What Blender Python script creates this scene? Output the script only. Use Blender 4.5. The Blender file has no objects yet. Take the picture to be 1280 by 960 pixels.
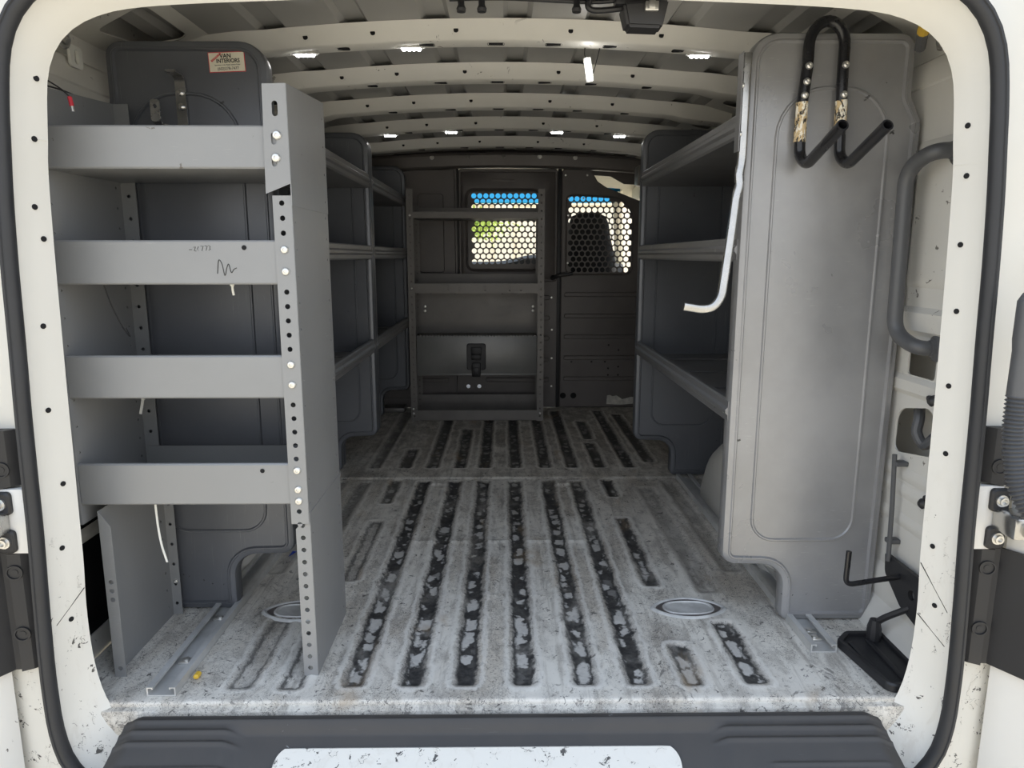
import bpy, bmesh, math, random
from mathutils import Vector, Matrix
from mathutils.geometry import tessellate_polygon
random.seed(7)
scene = bpy.context.scene
col = scene.collection
sin, cos, pi = math.sin, math.cos, math.pi

# ------------------------------------------------------------------ mesh helpers
class MB:
    def __init__(self): self.v = []; self.f = []; self.m = []
    def add(self, vs, fs, mi=0):
        b = len(self.v)
        self.v += [tuple(p) for p in vs]
        for q in fs: self.f.append(tuple(i + b for i in q)); self.m.append(mi)
        return self
    def bm(self, bm, mi=0):
        bm.verts.index_update()
        self.add([v.co[:] for v in bm.verts], [[v.index for v in f.verts] for f in bm.faces], mi); bm.free(); return self
    def box(self, x0, x1, y0, y1, z0, z1, b=0.0, mi=0, M=None, seg=2):
        bm = bmesh.new(); bmesh.ops.create_cube(bm, size=1)
        for v in bm.verts:
            v.co = Vector(((x0+x1)/2+v.co.x*(x1-x0), (y0+y1)/2+v.co.y*(y1-y0), (z0+z1)/2+v.co.z*(z1-z0)))
        if b: bmesh.ops.bevel(bm, geom=bm.edges[:], offset=b, segments=seg, affect='EDGES', profile=.5)
        if M is not None: bm.transform(M)
        return self.bm(bm, mi)
    def loft(self, loops, closed=True, cap0=False, cap1=False, mi=0, ring=False):
        n = len(loops[0]); vs = [p for L in loops for p in L]; fs = []
        k = len(loops)
        for a in range(k if ring else k-1):
            a2 = (a+1) % k
            for i in range(n if closed else n-1):
                j = (i+1) % n
                fs.append((a*n+i, a*n+j, a2*n+j, a2*n+i))
        self.add(vs, fs, mi)
        if cap0: self.fill([loops[0]], mi)
        if cap1: self.fill([loops[-1]], mi)
        return self
    def fill(self, loops, mi=0):
        vs = [Vector(p) for L in loops for p in L]
        tr = tessellate_polygon([[Vector(p) for p in L] for L in loops])
        return self.add(vs, [tuple(t) for t in tr], mi)
    def tube(self, pts, r, n=10, mi=0, cap=True, sec=None, hollow=0.0, up=None, closed=False):
        pts = [Vector(p) for p in pts]; k = len(pts)
        if sec is None: sec = [(cos(2*pi*i/n), sin(2*pi*i/n)) for i in range(n)]
        rs = r if isinstance(r, (list, tuple)) else [r]*k
        T = []
        for i in range(k):
            if closed: d = pts[(i+1) % k]-pts[i-1]
            else: d = pts[min(i+1, k-1)]-pts[max(i-1, 0)]
            T.append(d.normalized())
        u = Vector(up) if up else (Vector((0,0,1)) if abs(T[0].z) < .9 else Vector((1,0,0)))
        loops = []; inner = []
        for i in range(k):
            if up: u = Vector(up)
            u = (u - T[i]*u.dot(T[i])).normalized(); w = T[i].cross(u)
            loops.append([pts[i]+(u*a+w*b)*rs[i] for a, b in sec])
            if hollow: inner.append([pts[i]+(u*a+w*b)*(rs[i]*hollow) for a, b in sec])
        if closed: return self.loft(loops, mi=mi, ring=True)
        if hollow:
            L = loops + inner[::-1]
            return self.loft(L, mi=mi, ring=True)
        return self.loft(loops, cap0=cap, cap1=cap, mi=mi)
    def lathe(self, prof, pos, axis=(0,0,1), n=16, mi=0):
        a = Vector(axis).normalized(); q = a.to_track_quat('Z', 'Y'); p = Vector(pos)
        loops = [[p+q@Vector((r*cos(2*pi*i/n), r*sin(2*pi*i/n), h)) for i in range(n)] for r, h in prof]
        return self.loft(loops, cap0=prof[0][0] > 1e-6, cap1=prof[-1][0] > 1e-6, mi=mi)
    def plate(self, outer, holes, t, fn, mi=0):
        cu = bpy.data.curves.new('tmp', 'CURVE'); cu.dimensions = '2D'; cu.fill_mode = 'BOTH'; cu.extrude = t/2
        for L in [outer]+list(holes):
            s = cu.splines.new('POLY'); s.points.add(len(L)-1)
            for q, (x, y) in zip(s.points, L): q.co = (x, y, 0, 1)
            s.use_cyclic_u = True
        ob = bpy.data.objects.new('tmp', cu); me = bpy.data.meshes.new_from_object(ob)
        vs = [fn(v.co.x, v.co.y, v.co.z) for v in me.vertices]
        self.add(vs, [tuple(p.vertices) for p in me.polygons], mi)
        bpy.data.objects.remove(ob); bpy.data.curves.remove(cu); bpy.data.meshes.remove(me)
        return self
    def build(self, name, mats, parent=None, label=None, smooth=True, recalc=True, ang=32, weld=True):
        org = Vector((0,0,0)); p = parent
        while p is not None: org += p.location; p = p.parent
        me = bpy.data.meshes.new(name)
        me.from_pydata([tuple(Vector(q)-org) for q in self.v], [], self.f)
        mats = mats if isinstance(mats, (list, tuple)) else [mats]
        for m in mats: me.materials.append(m)
        me.polygons.foreach_set('material_index', self.m)
        bm = bmesh.new(); bm.from_mesh(me)
        if weld: bmesh.ops.remove_doubles(bm, verts=bm.verts[:], dist=2e-5)
        if recalc: bmesh.ops.recalc_face_normals(bm, faces=bm.faces[:])
        bm.to_mesh(me); bm.free()
        if smooth:
            me.polygons.foreach_set('use_smooth', [True]*len(me.polygons))
            me.set_sharp_from_angle(angle=math.radians(ang))
        o = bpy.data.objects.new(name, me); col.objects.link(o)
        if parent is not None: o.parent = parent
        if label: o['label'] = label
        return o

def thing(name, label, cat, loc=(0,0,0), group=None):
    o = bpy.data.objects.new(name, None); col.objects.link(o); o.location = loc
    o.empty_display_size = .05; o['label'] = label; o['category'] = cat
    if group: o['group'] = group
    return o
def tag(o, label, cat, group=None, kind=None):
    o['label'] = label; o['category'] = cat
    if group: o['group'] = group
    if kind: o['kind'] = kind
    return o
def struct(o): o['kind'] = 'structure'; return o
def copy_tree(o, parent=None):
    c = o.copy(); col.objects.link(c); c.parent = parent
    for ch in list(o.children): copy_tree(ch, c)
    return c

def circ(x, y, r, n=12): return [(x+r*cos(2*pi*i/n), y+r*sin(2*pi*i/n)) for i in range(n)]
def slot(x, y, w, h, n=6):   # rounded slot centred on x, y
    if h >= w:
        r = w/2; d = h/2-r
        return [(x+r*cos(pi*i/n), y+d+r*sin(pi*i/n)) for i in range(n+1)]+[(x-r*cos(pi*i/n), y-d-r*sin(pi*i/n)) for i in range(n+1)]
    return [(x+b-y, y+a-x) for a, b in slot(x, y, h, w, n)][::-1]
def rpoly(corners, inset=0.0, n=6, rmin=.003):
    """corners (x, y, radius); rounded polygon, moved inwards by inset"""
    P = [Vector(c[:2]) for c in corners]; k = len(P)
    A = sum(P[i].x*P[(i+1)%k].y-P[(i+1)%k].x*P[i].y for i in range(k)); sg = 1 if A > 0 else -1
    Q = []; R = []
    for i in range(k):
        d1 = (P[i]-P[i-1]).normalized(); d2 = (P[(i+1)%k]-P[i]).normalized()
        n1 = Vector((-d1.y, d1.x))*sg; n2 = Vector((-d2.y, d2.x))*sg
        b = n1+n2; Q.append(P[i]+b*(inset/max(.2, (1+n1.dot(n2)))))
        cr = (d1.x*d2.y-d1.y*d2.x)*sg
        R.append(max(rmin, corners[i][2]+(-inset if cr > 0 else inset)))
    out = []
    for i in range(k):
        d1 = (Q[i]-Q[i-1]).normalized(); d2 = (Q[(i+1)%k]-Q[i]).normalized()
        th = math.acos(max(-1, min(1, d1.dot(d2)))); tl = R[i]*math.tan(th/2)
        p0 = Q[i]-d1*tl; cr = d1.x*d2.y-d1.y*d2.x; s = 1 if cr > 0 else -1
        c = p0+Vector((-d1.y, d1.x))*s*R[i]; v = p0-c
        for j in range(n+1):
            a = s*th*j/n
            out.append((c.x+v.x*cos(a)-v.y*sin(a), c.y+v.x*sin(a)+v.y*cos(a)))
    return out
def fil(pts, r, n=6):
    pts = [Vector(p) for p in pts]; out = [pts[0]]
    for i in range(1, len(pts)-1):
        a, b, c = pts[i-1], pts[i], pts[i+1]
        rr = r[i] if isinstance(r, (list, tuple)) else r
        d1 = (a-b); d2 = (c-b); l = min(rr, d1.length*.49, d2.length*.49)
        p0 = b+d1.normalized()*l; p1 = b+d2.normalized()*l
        for j in range(n+1):
            t = j/n; out.append(p0*(1-t)**2+b*2*t*(1-t)+p1*t*t)
    out.append(pts[-1]); return out
def catmull(pts, n=6, closed=False):
    pts = [Vector(p) for p in pts]; k = len(pts); out = []
    for i in range(k if closed else k-1):
        if closed: p0, p1, p2, p3 = pts[i-1], pts[i], pts[(i+1)%k], pts[(i+2)%k]
        else: p0, p1, p2, p3 = pts[max(i-1,0)], pts[i], pts[i+1], pts[min(i+2,k-1)]
        for j in range(n):
            t = j/n
            out.append(.5*((2*p1)+(p2-p0)*t+(2*p0-5*p1+4*p2-p3)*t*t+(3*p1-p0-3*p2+p3)*t**3))
    if not closed: out.append(pts[-1])
    return out
def resample(pts, n):
    pts = [Vector(p) for p in pts]; L = [0]
    for i in range(1, len(pts)): L.append(L[-1]+(pts[i]-pts[i-1]).length)
    out = []; j = 0
    for i in range(n):
        s = L[-1]*i/(n-1)
        while j < len(pts)-2 and L[j+1] < s: j += 1
        t = (s-L[j])/max(1e-9, L[j+1]-L[j]); out.append(pts[j].lerp(pts[j+1], min(1,t)))
    return out

# ------------------------------------------------------------------ materials
def nodes(name):
    m = bpy.data.materials.new(name); m.use_nodes = True; nt = m.node_tree
    b = nt.nodes['Principled BSDF']; return m, nt, b
class NT:
    def __init__(s, nt): s.nt = nt; s.tc = nt.nodes.new('ShaderNodeTexCoord')
    def l(s, a, b): s.nt.links.new(a, b)
    def noise(s, scale, detail=4, rough=.6, stretch=None, dist=0.0, off=None):
        n = s.nt.nodes.new('ShaderNodeTexNoise'); n.inputs['Scale'].default_value = scale
        n.inputs['Detail'].default_value = detail; n.inputs['Roughness'].default_value = rough; n.inputs['Distortion'].default_value = dist
        mp = s.nt.nodes.new('ShaderNodeMapping'); mp.inputs['Scale'].default_value = stretch or (1,1,1)
        if off: mp.inputs['Location'].default_value = off
        s.l(s.tc.outputs['Object'], mp.inputs[0]); s.l(mp.outputs[0], n.inputs['Vector']); return n.outputs['Fac']
    def voro(s, scale, stretch=None, warp=0.0):
        n = s.nt.nodes.new('ShaderNodeTexVoronoi'); n.feature = 'DISTANCE_TO_EDGE'; n.inputs['Scale'].default_value = scale
        mp = s.nt.nodes.new('ShaderNodeMapping'); mp.inputs['Scale'].default_value = stretch or (1,1,1)
        s.l(s.tc.outputs['Object'], mp.inputs[0])
        if warp:
            q = s.nt.nodes.new('ShaderNodeTexNoise'); q.inputs['Scale'].default_value = 22; q.inputs['Detail'].default_value = 4
            s.l(s.tc.outputs['Object'], q.inputs['Vector'])
            a = s.nt.nodes.new('ShaderNodeVectorMath'); a.operation = 'MULTIPLY_ADD'
            s.l(q.outputs['Color'], a.inputs[0]); a.inputs[1].default_value = (warp,)*3; s.l(mp.outputs[0], a.inputs[2]); s.l(a.outputs[0], n.inputs['Vector'])
        else: s.l(mp.outputs[0], n.inputs['Vector'])
        return n.outputs['Distance']
    def ramp(s, x, a, b, ca=0.0, cb=1.0):
        n = s.nt.nodes.new('ShaderNodeMapRange'); n.interpolation_type = 'SMOOTHSTEP'
        n.inputs[1].default_value = a; n.inputs[2].default_value = b; n.inputs[3].default_value = ca; n.inputs[4].default_value = cb
        s.l(x, n.inputs[0]); return n.outputs[0]
    def mth(s, op, a, b=None, c=None):
        n = s.nt.nodes.new('ShaderNodeMath'); n.operation = op
        for i, q in enumerate((a, b, c)):
            if q is None: continue
            if isinstance(q, (int, float)): n.inputs[i].default_value = q
            else: s.l(q, n.inputs[i])
        return n.outputs[0]
    def mix(s, f, a, b):
        n = s.nt.nodes.new('ShaderNodeMix'); n.data_type = 'RGBA'
        if isinstance(f, (int, float)): n.inputs[0].default_value = f
        else: s.l(f, n.inputs[0])
        for i, q in ((6, a), (7, b)):
            if isinstance(q, tuple): n.inputs[i].default_value = (*q[:3], 1)
            else: s.l(q, n.inputs[i])
        return n.outputs[2]
    def attr(s, name):
        n = s.nt.nodes.new('ShaderNodeAttribute'); n.attribute_name = name; return n.outputs['Fac']
    def xyz(s):
        n = s.nt.nodes.new('ShaderNodeSeparateXYZ'); s.l(s.tc.outputs['Object'], n.inputs[0]); return n.outputs
    def bump(s, h, b, st=.2, d=.002):
        n = s.nt.nodes.new('ShaderNodeBump'); n.inputs['Strength'].default_value = st; n.inputs['Distance'].default_value = d
        s.l(h, n.inputs['Height']); s.l(n.outputs[0], b.inputs['Normal'])

def paint(name, c, rough=.4, metal=0.0, var=.12, vscale=6, scr=0.0, scol=None, chips=0.0, ccol=(.05,.05,.05), bump=.05, sst=(60,3,1), spec=.5):
    """painted or bare sheet: base colour with blotchy variation, fine drawn-out scratches and chips"""
    m, nt, b = nodes(name); N = NT(nt)
    n1 = N.noise(vscale, 5, .6)
    base = N.mix(N.ramp(n1, .3, .7), tuple(x*(1-var) for x in c), tuple(min(1, x*(1+var)) for x in c))
    if scr:
        s1 = N.noise(9, 3, .7, sst, .4); s2 = N.noise(3.2, 3, .6, None, 0, (4,2,9))
        k = N.mth('MULTIPLY', N.ramp(s1, .62, .72), N.ramp(s2, .5, .62)); k = N.mth('MULTIPLY', k, scr)
        base = N.mix(k, base, scol or tuple(min(1, x*1.8+.05) for x in c))
    if chips:
        q = N.noise(38, 4, .65, None, .6); w = N.noise(4, 2, .5, None, 0, (1,5,3))
        k = N.mth('MULTIPLY', N.ramp(q, .70-.06*chips, .715-.06*chips), N.ramp(w, .52, .6))
        base = N.mix(k, base, ccol)
    N.l(base, b.inputs['Base Color'])
    r = N.ramp(n1, .25, .75, max(.02, rough-.08), min(1, rough+.08)); N.l(r, b.inputs['Roughness'])
    b.inputs['Metallic'].default_value = metal; b.inputs['Specular IOR Level'].default_value = spec
    if bump: N.bump(N.noise(25, 3, .5), b, bump, .003)
    return m
def flat(name, c, rough=.5, metal=0.0):
    m, nt, b = nodes(name); N = NT(nt)
    n1 = N.noise(30, 3, .6)
    N.l(N.mix(n1, tuple(x*.9 for x in c), tuple(min(1,x*1.1) for x in c)), b.inputs['Base Color'])
    b.inputs['Roughness'].default_value = rough; b.inputs['Metallic'].default_value = metal
    return m
def emit(name, c, s):
    m, nt, b = nodes(name); b.inputs['Base Color'].default_value = (*c, 1)
    b.inputs['Emission Color'].default_value = (*c, 1); b.inputs['Emission Strength'].default_value = s; return m

M = {}
M['body'] = paint('white_body_paint', (.72,.71,.68), .32, 0, .03, 2, 0, None, .35, (.12,.11,.10), .02)
M['inner'] = paint('inner_body_paint', (.66,.645,.60), .38, 0, .05, 3, 0, None, .9, (.16,.15,.13), .03)
M['roof'] = paint('roof_skin_primer', (.34,.335,.32), .42, 0, .06, 2, 0, None, 0, (.1,.1,.1), .03)
M['panel_scuffed_lit'] = paint('scuffed_lit_grey_panel_coat', (.30,.30,.305), .33, .35, .13, 3, .6, (.50,.50,.49), .25, (.06,.06,.06), .06, (3,3,45))  # real scuffs, over a base lightened for the stronger light on this panel
M['panel'] = paint('grey_panel_coat', (.128,.135,.150), .36, .30, .10, 2.5, .5, (.34,.34,.34), .25, (.05,.05,.05), .05)
M['shelf'] = paint('grey_shelf_paint', (.245,.248,.250), .38, .1, .05, 3, .35, (.5,.5,.48), .15, (.12,.11,.1), .03, (3,3,60))
M['shelfdark'] = paint('shelf_tray_paint', (.20,.20,.205), .40, .25, .12, 4, .5, (.34,.34,.34), .3, (.05,.05,.05), .04)
M['part'] = paint('partition_charcoal', (.115,.103,.098), .42, .1, .18, 3, .5, (.2,.185,.17), .2, (.02,.02,.02), .05)
M['rack'] = paint('rack_dark_grey', (.16,.15,.14), .42, .2, .15, 4, .5, (.17,.16,.15), .25, (.03,.03,.03), .05)
M['drawer'] = paint('drawer_grey', (.20,.20,.195), .40, .3, .12, 4, .5, (.2,.2,.2), .25, (.03,.03,.03), .08)
M['galv'] = paint('galvanised_steel', (.46,.455,.44), .25, .9, .12, 14, .3, (.8,.8,.8), .2, (.2,.18,.15), .05)
M['alu'] = paint('dull_aluminium', (.58,.58,.57), .36, .35, .14, 9, .5, (.6,.6,.6), .3, (.1,.09,.08), .06, (40,2,2))
M['steel'] = flat('zinc_bolt', (.68,.67,.64), .30, .9)
M['blacktube'] = paint('black_gloss_tube', (.012,.012,.014), .28, 0, .2, 8, .2, (.06,.06,.06), .2, (.1,.1,.1), .02)
M['black'] = paint('black_plastic', (.018,.018,.020), .5, 0, .15, 10, .2, (.06,.06,.06), 0, (0,0,0), .05)
M['rubber'] = paint('black_rubber', (.022,.023,.026), .55, 0, .15, 12, .1, (.06,.06,.06), 0, (0,0,0), .03)
M['tread'] = paint('bumper_plastic', (.046,.043,.041), .52, 0, .12, 9, .5, (.11,.11,.11), .3, (.2,.2,.2), .12, (2,50,2))
M['greytube'] = paint('grey_tube_plastic', (.085,.087,.092), .42, 0, .08, 6, .2, (.16,.16,.16), 0, (0,0,0), .02)
M['red'] = flat('red_plastic', (.55,.03,.05), .4)
M['yellow'] = flat('yellow_plastic', (.75,.48,.05), .5)
M['blue'] = flat('blue_plastic', (.02,.05,.40), .4)
M['white'] = flat('white_plastic', (.78,.78,.74), .4)
M['tape'] = paint('worn_tan_tape', (.58,.44,.24), .6, 0, .15, 20, .8, (.85,.8,.7), 1.2, (.04,.03,.02), .1, (20,20,3))
m, nt, b = nodes('worn_tan_tape'); N = NT(nt)
base = N.mix(N.noise(60, 4), (.50,.36,.17), (.66,.52,.32)); base = N.mix(N.ramp(N.noise(75, 4, .7, (1,1,.45), .5), .50, .54), base, (.82,.78,.68))
base = N.mix(N.ramp(N.noise(110, 4, .7, (1,1,.5), .8, (3,1,5)), .53, .56), base, (.02,.018,.016)); N.l(base, b.inputs['Base Color']); b.inputs['Roughness'].default_value = .6; M['tape'] = m
M['sticker'] = paint('cream_sticker', (.80,.76,.62), .45, 0, .04, 20, 0, None, 0, (0,0,0), 0)
M['ink'] = flat('black_ink', (.015,.015,.015), .5)
M['redink'] = flat('red_ink', (.62,.05,.06), .5)
M['paper'] = paint('torn_white_label', (.55,.53,.48), .6, 0, .2, 30, 0, None, .8, (.06,.06,.06), .1)
M['seat'] = flat('dark_seat_cloth', (.012,.012,.014), .8)
M['dash'] = flat('dashboard_plastic', (.03,.032,.035), .55)
M['cream'] = flat('cab_headliner_cloth', (.72,.68,.56), .7)
M['led'] = emit('led_diode_lens', (1.0,.98,.95), 30.0)
M['ledhouse'] = flat('led_white_housing', (.8,.8,.8), .3)
M['hole'] = flat('dark_cavity', (.006,.006,.007), .9)
M['stucco'] = paint('sunlit_tan_stucco', (.90,.80,.64), .8, 0, .06, .7, 0, None, 0, (0,0,0), .1)
M['tint'] = None
m, nt, b = nodes('blue_sunshade_glass'); b.inputs['Base Color'].default_value = (.10,.50,.78,1); b.inputs['Roughness'].default_value = .05
b.inputs['Transmission Weight'].default_value = 1.0; b.inputs['IOR'].default_value = 1.05; NTx = NT(nt)
NTx.l(NTx.mix(NTx.noise(9, 3), (.06,.40,.70), (.18,.62,.86)), b.inputs['Base Color']); M['tint'] = m

# jamb paint: chips get denser towards the sill where cargo rubs it
m, nt, b = nodes('door_jamb_paint'); N = NT(nt); z = N.xyz()[2]
low = N.ramp(z, -.1, .75, 1.0, 0.0)
q = N.noise(42, 5, .68, None, .5); q2 = N.noise(26, 4, .7, (1,1,.35), 1.2, (3,3,3))
th = N.mth('MULTIPLY_ADD', low, -.125, .745)
k = N.ramp(N.mth('SUBTRACT', q, th), 0, .012)
cr = N.voro(9, (1,1,.5), .25); k2 = N.mth('MULTIPLY', N.ramp(cr, .012, .004), N.mth('MULTIPLY', N.ramp(q2, .53, .58), N.ramp(z, .1, .5, 1, 0)))
base = N.mix(N.noise(5, 4), (.655,.64,.59), (.70,.685,.64))
base = N.mix(N.mth('MULTIPLY', N.ramp(q2, .5, .72), N.mth('MULTIPLY', low, .35)), base, (.50,.46,.40))
base = N.mix(N.mth('MAXIMUM', k, k2), base, (.07,.065,.06)); N.l(base, b.inputs['Base Color'])
b.inputs['Roughness'].default_value = .38; N.bump(N.mth('MAXIMUM', k, k2), b, -.3, .001); M['jamb'] = m

# cargo floor: worn white paint, black grime packed in the pressed channels
m, nt, b = nodes('worn_floor_paint'); N = NT(nt)
g = N.attr('groove'); d = N.attr('grime'); hol = N.attr('hollow'); y = N.xyz()[1]
nA = N.noise(3.0, 5, .65); nB = N.noise(17, 5, .7, (1,.6,1), .4); nC = N.noise(60, 4, .7); nD = N.noise(7, 4, .6, (1,.35,1), .3, (5,1,2))
nS = N.noise(34, 5, .7, (1,.09,1), .3, (2,2,2)); nP = N.noise(12, 5, .78, (1,.6,1), .9, (7,7,7)); nF = N.noise(110, 4, .75, (1,.5,1), .6)
base = N.mix(N.ramp(nA, .35, .68), (.76,.735,.675), (.64,.61,.555))
base = N.mix(N.mth('MULTIPLY', N.ramp(nD, .46, .66), .65), base, (.47,.42,.35))
base = N.mix(N.mth('MULTIPLY', N.ramp(nB, .50, .68), .50), base, (.33,.305,.275))
base = N.mix(N.mth('MULTIPLY', N.ramp(nS, .49, .66), .62), base, (.34,.315,.28))
deep = N.ramp(y, .9, 2.3, 0.0, .55)  # darkens towards the cab: part dirt, part fading light painted into the colour
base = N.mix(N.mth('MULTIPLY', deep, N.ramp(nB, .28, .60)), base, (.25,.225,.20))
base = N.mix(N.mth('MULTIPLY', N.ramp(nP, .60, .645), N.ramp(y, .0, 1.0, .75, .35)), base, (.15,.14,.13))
cr = N.voro(15, (1,.5,1), .55); cr2 = N.voro(36, (1,.8,1), .8)
kc = N.mth('MULTIPLY', N.ramp(cr, .034, .012), N.ramp(nD, .42, .54)); kd = N.mth('MULTIPLY', N.ramp(cr2, .045, .016), N.ramp(nB, .46, .56))
chip = N.ramp(N.noise(52, 5, .74, None, .9, (2,7,1)), .605, .625)
dk = N.mth('MAXIMUM', N.mth('MAXIMUM', N.mth('MULTIPLY', kc, .8), N.mth('MULTIPLY', kd, .65)), N.mth('MULTIPLY', chip, .85))
base = N.mix(dk, base, (.055,.052,.05))
wob = N.mth('MULTIPLY', N.mth('SUBTRACT', nB, .5), .036); wob2 = N.mth('MULTIPLY', N.mth('SUBTRACT', nC, .5), .015); wob3 = N.mth('MULTIPLY', N.mth('SUBTRACT', nF, .5), .012)
gw = N.mth('ADD', N.mth('ADD', g, wob), N.mth('ADD', wob2, wob3))
fade = N.ramp(N.noise(6, 4, .65, (1.5,.8,1), .3, (3,8,2)), .32, .50, .62, 1.0)
gm = N.mth('MULTIPLY', N.mth('MULTIPLY', N.ramp(gw, .007, -.004), d), fade)
core = N.mth('MULTIPLY', N.ramp(gw, -.003, -.011), hol); gm = N.mth('MULTIPLY', gm, N.mth('SUBTRACT', 1.0, N.mth('MULTIPLY', core, .85)))
halo = N.mth('MULTIPLY', N.mth('MULTIPLY', N.ramp(gw, .040, 0), .42), N.mth('MULTIPLY', d, N.ramp(nP, .38, .58)))
base = N.mix(halo, base, (.19,.175,.16))
rub = N.mth('MULTIPLY', N.mth('MULTIPLY', N.ramp(gw, .008, .014), N.ramp(gw, .026, .018)), N.mth('MULTIPLY', d, .55)); base = N.mix(rub, base, (.80,.78,.73))
# rounded rubbed-bright patches down the middle of each channel
vn = nt.nodes.new('ShaderNodeTexVoronoi'); vn.feature = 'F1'; vn.inputs['Scale'].default_value = 25; vn.inputs['Randomness'].default_value = .9
mp = nt.nodes.new('ShaderNodeMapping'); mp.inputs['Scale'].default_value = (.9,.72,.0); N.l(N.tc.outputs['Object'], mp.inputs[0])
wn = nt.nodes.new('ShaderNodeTexNoise'); wn.inputs['Scale'].default_value = 40; wn.inputs['Detail'].default_value = 3; N.l(N.tc.outputs['Object'], wn.inputs['Vector'])
va = nt.nodes.new('ShaderNodeVectorMath'); va.operation = 'MULTIPLY_ADD'; N.l(wn.outputs['Color'], va.inputs[0]); va.inputs[1].default_value = (.040,)*3; N.l(mp.outputs[0], va.inputs[2]); N.l(va.outputs[0], vn.inputs['Vector'])
size = N.ramp(y, 0, 1.5, .56, .42)
spot = N.ramp(N.mth('SUBTRACT', size, vn.outputs['Distance']), 0, .14)
spot = N.mth('MULTIPLY', spot, N.ramp(vn.outputs['Color'], .12, .22))
bl = N.mth('MULTIPLY', N.mth('MULTIPLY', N.ramp(gw, -.003, -.012), spot), N.ramp(y, .1, 2.4, .95, .40))
gcol = N.mix(N.ramp(nC, .35, .7), (.026,.026,.027), (.075,.073,.070))
gcol = N.mix(bl, gcol, N.mix(nC, (.40,.39,.37), (.70,.685,.65)))
base = N.mix(gm, base, gcol)
rust = N.mth('MULTIPLY', N.ramp(N.noise(5, 4, .6, (1.6,.5,1), .5, (8,3,3)), .61, .72), .45)
base = N.mix(rust, base, (.36,.25,.14))
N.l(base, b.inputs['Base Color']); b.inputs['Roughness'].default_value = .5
N.bump(N.mth('SUBTRACT', nC, N.mth('MULTIPLY', dk, 1.0)), b, .25, .002); M['floor'] = m

M['cup'] = paint('worn_cup_paint', (.50,.50,.49), .45, .1, .2, 20, 0, None, 1.4, (.07,.07,.07), .1)
# ground and sky
m, nt, b = nodes('concrete_yard'); N = NT(nt)
N.l(N.mix(N.noise(2, 6), (.53,.465,.36), (.62,.55,.43)), b.inputs['Base Color']); b.inputs['Roughness'].default_value = .85; M['yard'] = m
m, nt, b = nodes('leaf_green'); N = NT(nt)
N.l(N.mix(N.noise(6, 4), (.30,.42,.06), (.50,.60,.14)), b.inputs['Base Color']); b.inputs['Roughness'].default_value = .6; M['leaf'] = m
# ------------------------------------------------------------------ floor
CH = []   # x, y0, y1, half width, depth, grime
for x in (-.325,-.200,-.085,.041,.174,.289): CH.append((x, .055, 1.43, .021, .007, 1.0))
CH += [(.405,.05,.205,.019,.006,1.0), (.540,.055,.305,.022,.006,1.0), (.408,.51,1.015,.017,.006,1.0), (.417,1.245,1.44,.018,.006,1.0),
       (.556,.47,1.345,.026,.005,.30), (.66,.60,1.43,.020,.005,.25),
       (-.440,.55,1.00,.018,.006,1.8), (-.455,.045,.29,.020,.005,1.9), (-.560,.05,.33,.022,.006,1.75), (-.440,1.18,1.44,.018,.006,.8), (-.565,.75,1.42,.020,.005,.5), (-.66,.6,1.43,.02,.005,.3)]
for x, y0, y1, gr in ((-.562,1.62,2.72,.55),(-.430,1.62,1.92,.9),(-.310,1.62,2.72,.9),(-.192,1.62,2.30,1),(-.085,1.62,2.72,1),(.047,1.62,2.72,1),(.178,1.62,2.72,1),(.295,1.62,2.75,1),(.416,1.62,2.02,.95),(.422,2.10,2.48,.95),(.545,1.62,2.75,1),(.645,1.70,2.65,.9)):
    CH.append((x, y0, y1, .021, .008, gr))
BUMPS = [(x, yy) for x in (-.262,-.143,-.022,.107,.232) for yy in (.82,)]+[(x, 1.97) for x in (-.372,-.137,-.02,.11,.235,.36)]+[(x, 2.45) for x in (-.44,-.02,.11,.35,.48)]
CUPS = [(.476,.378,.095,.052), (-.526,.374,.095,.052)]
SMALL = [(-.265,1.37,.05,.03), (.236,1.365,.05,.03)]
def fl_eval(x, y):
    h = 0.0; gm = .06; dm = 0.0; hl = 0.0
    for cx, y0, y1, w, dp, gr in CH:
        ho = 0.0
        if gr > 1.5: ho = 1.0; gr -= 1.0
        ax = abs(x-cx)-w+.006
        if ax > .07: continue
        ay = abs(y-(y0+y1)/2)-(y1-y0)/2+.006
        s = min(max(ax, ay), 0)+math.hypot(max(ax,0), max(ay,0))-.006
        if s < .06:
            t = min(1, max(0, (s+.009)/.016)); t = t*t*(3-2*t); h -= dp*(1-t)-.0022*math.exp(-((s-.015)/.007)**2)
            if s < gm: gm = s; dm = gr; hl = ho
    for cx, cy in BUMPS:
        dx = abs(x-cx)
        if dx < .05: h += .004*math.exp(-((y-cy)/.010)**2)*(1-(dx/.05)**4)
    for yy in (.455,.335,1.02): h += .0012*math.exp(-((y-yy)/.008)**2) if abs(x) < .36 else 0
    for cx, cy, a, bb in []:
        e = math.hypot((x-cx)/(a*.80), (y-cy)/bb); e2 = abs(x-cx)/a+abs(y-cy)/bb*.75
        r = min(e, max(e2, .0))
        if r < 1.4:
            h += .004*math.exp(-((r-1.0)/.12)**2)
            if r < .92: h -= .010*min(1, (.92-r)/.12)
            s = (abs(r-.90)-.05)*.05
            if r < 1.25 and s < gm: gm = s; dm = .8
            if r < .62: h += .003
    for cx, cy, a, bb in SMALL:
        r = math.hypot((x-cx)/a, (y-cy)/bb)
        h += .003*math.exp(-((r-1)/.2)**2)-(.004 if r < .85 else 0)
    return h, gm, dm, hl
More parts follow.
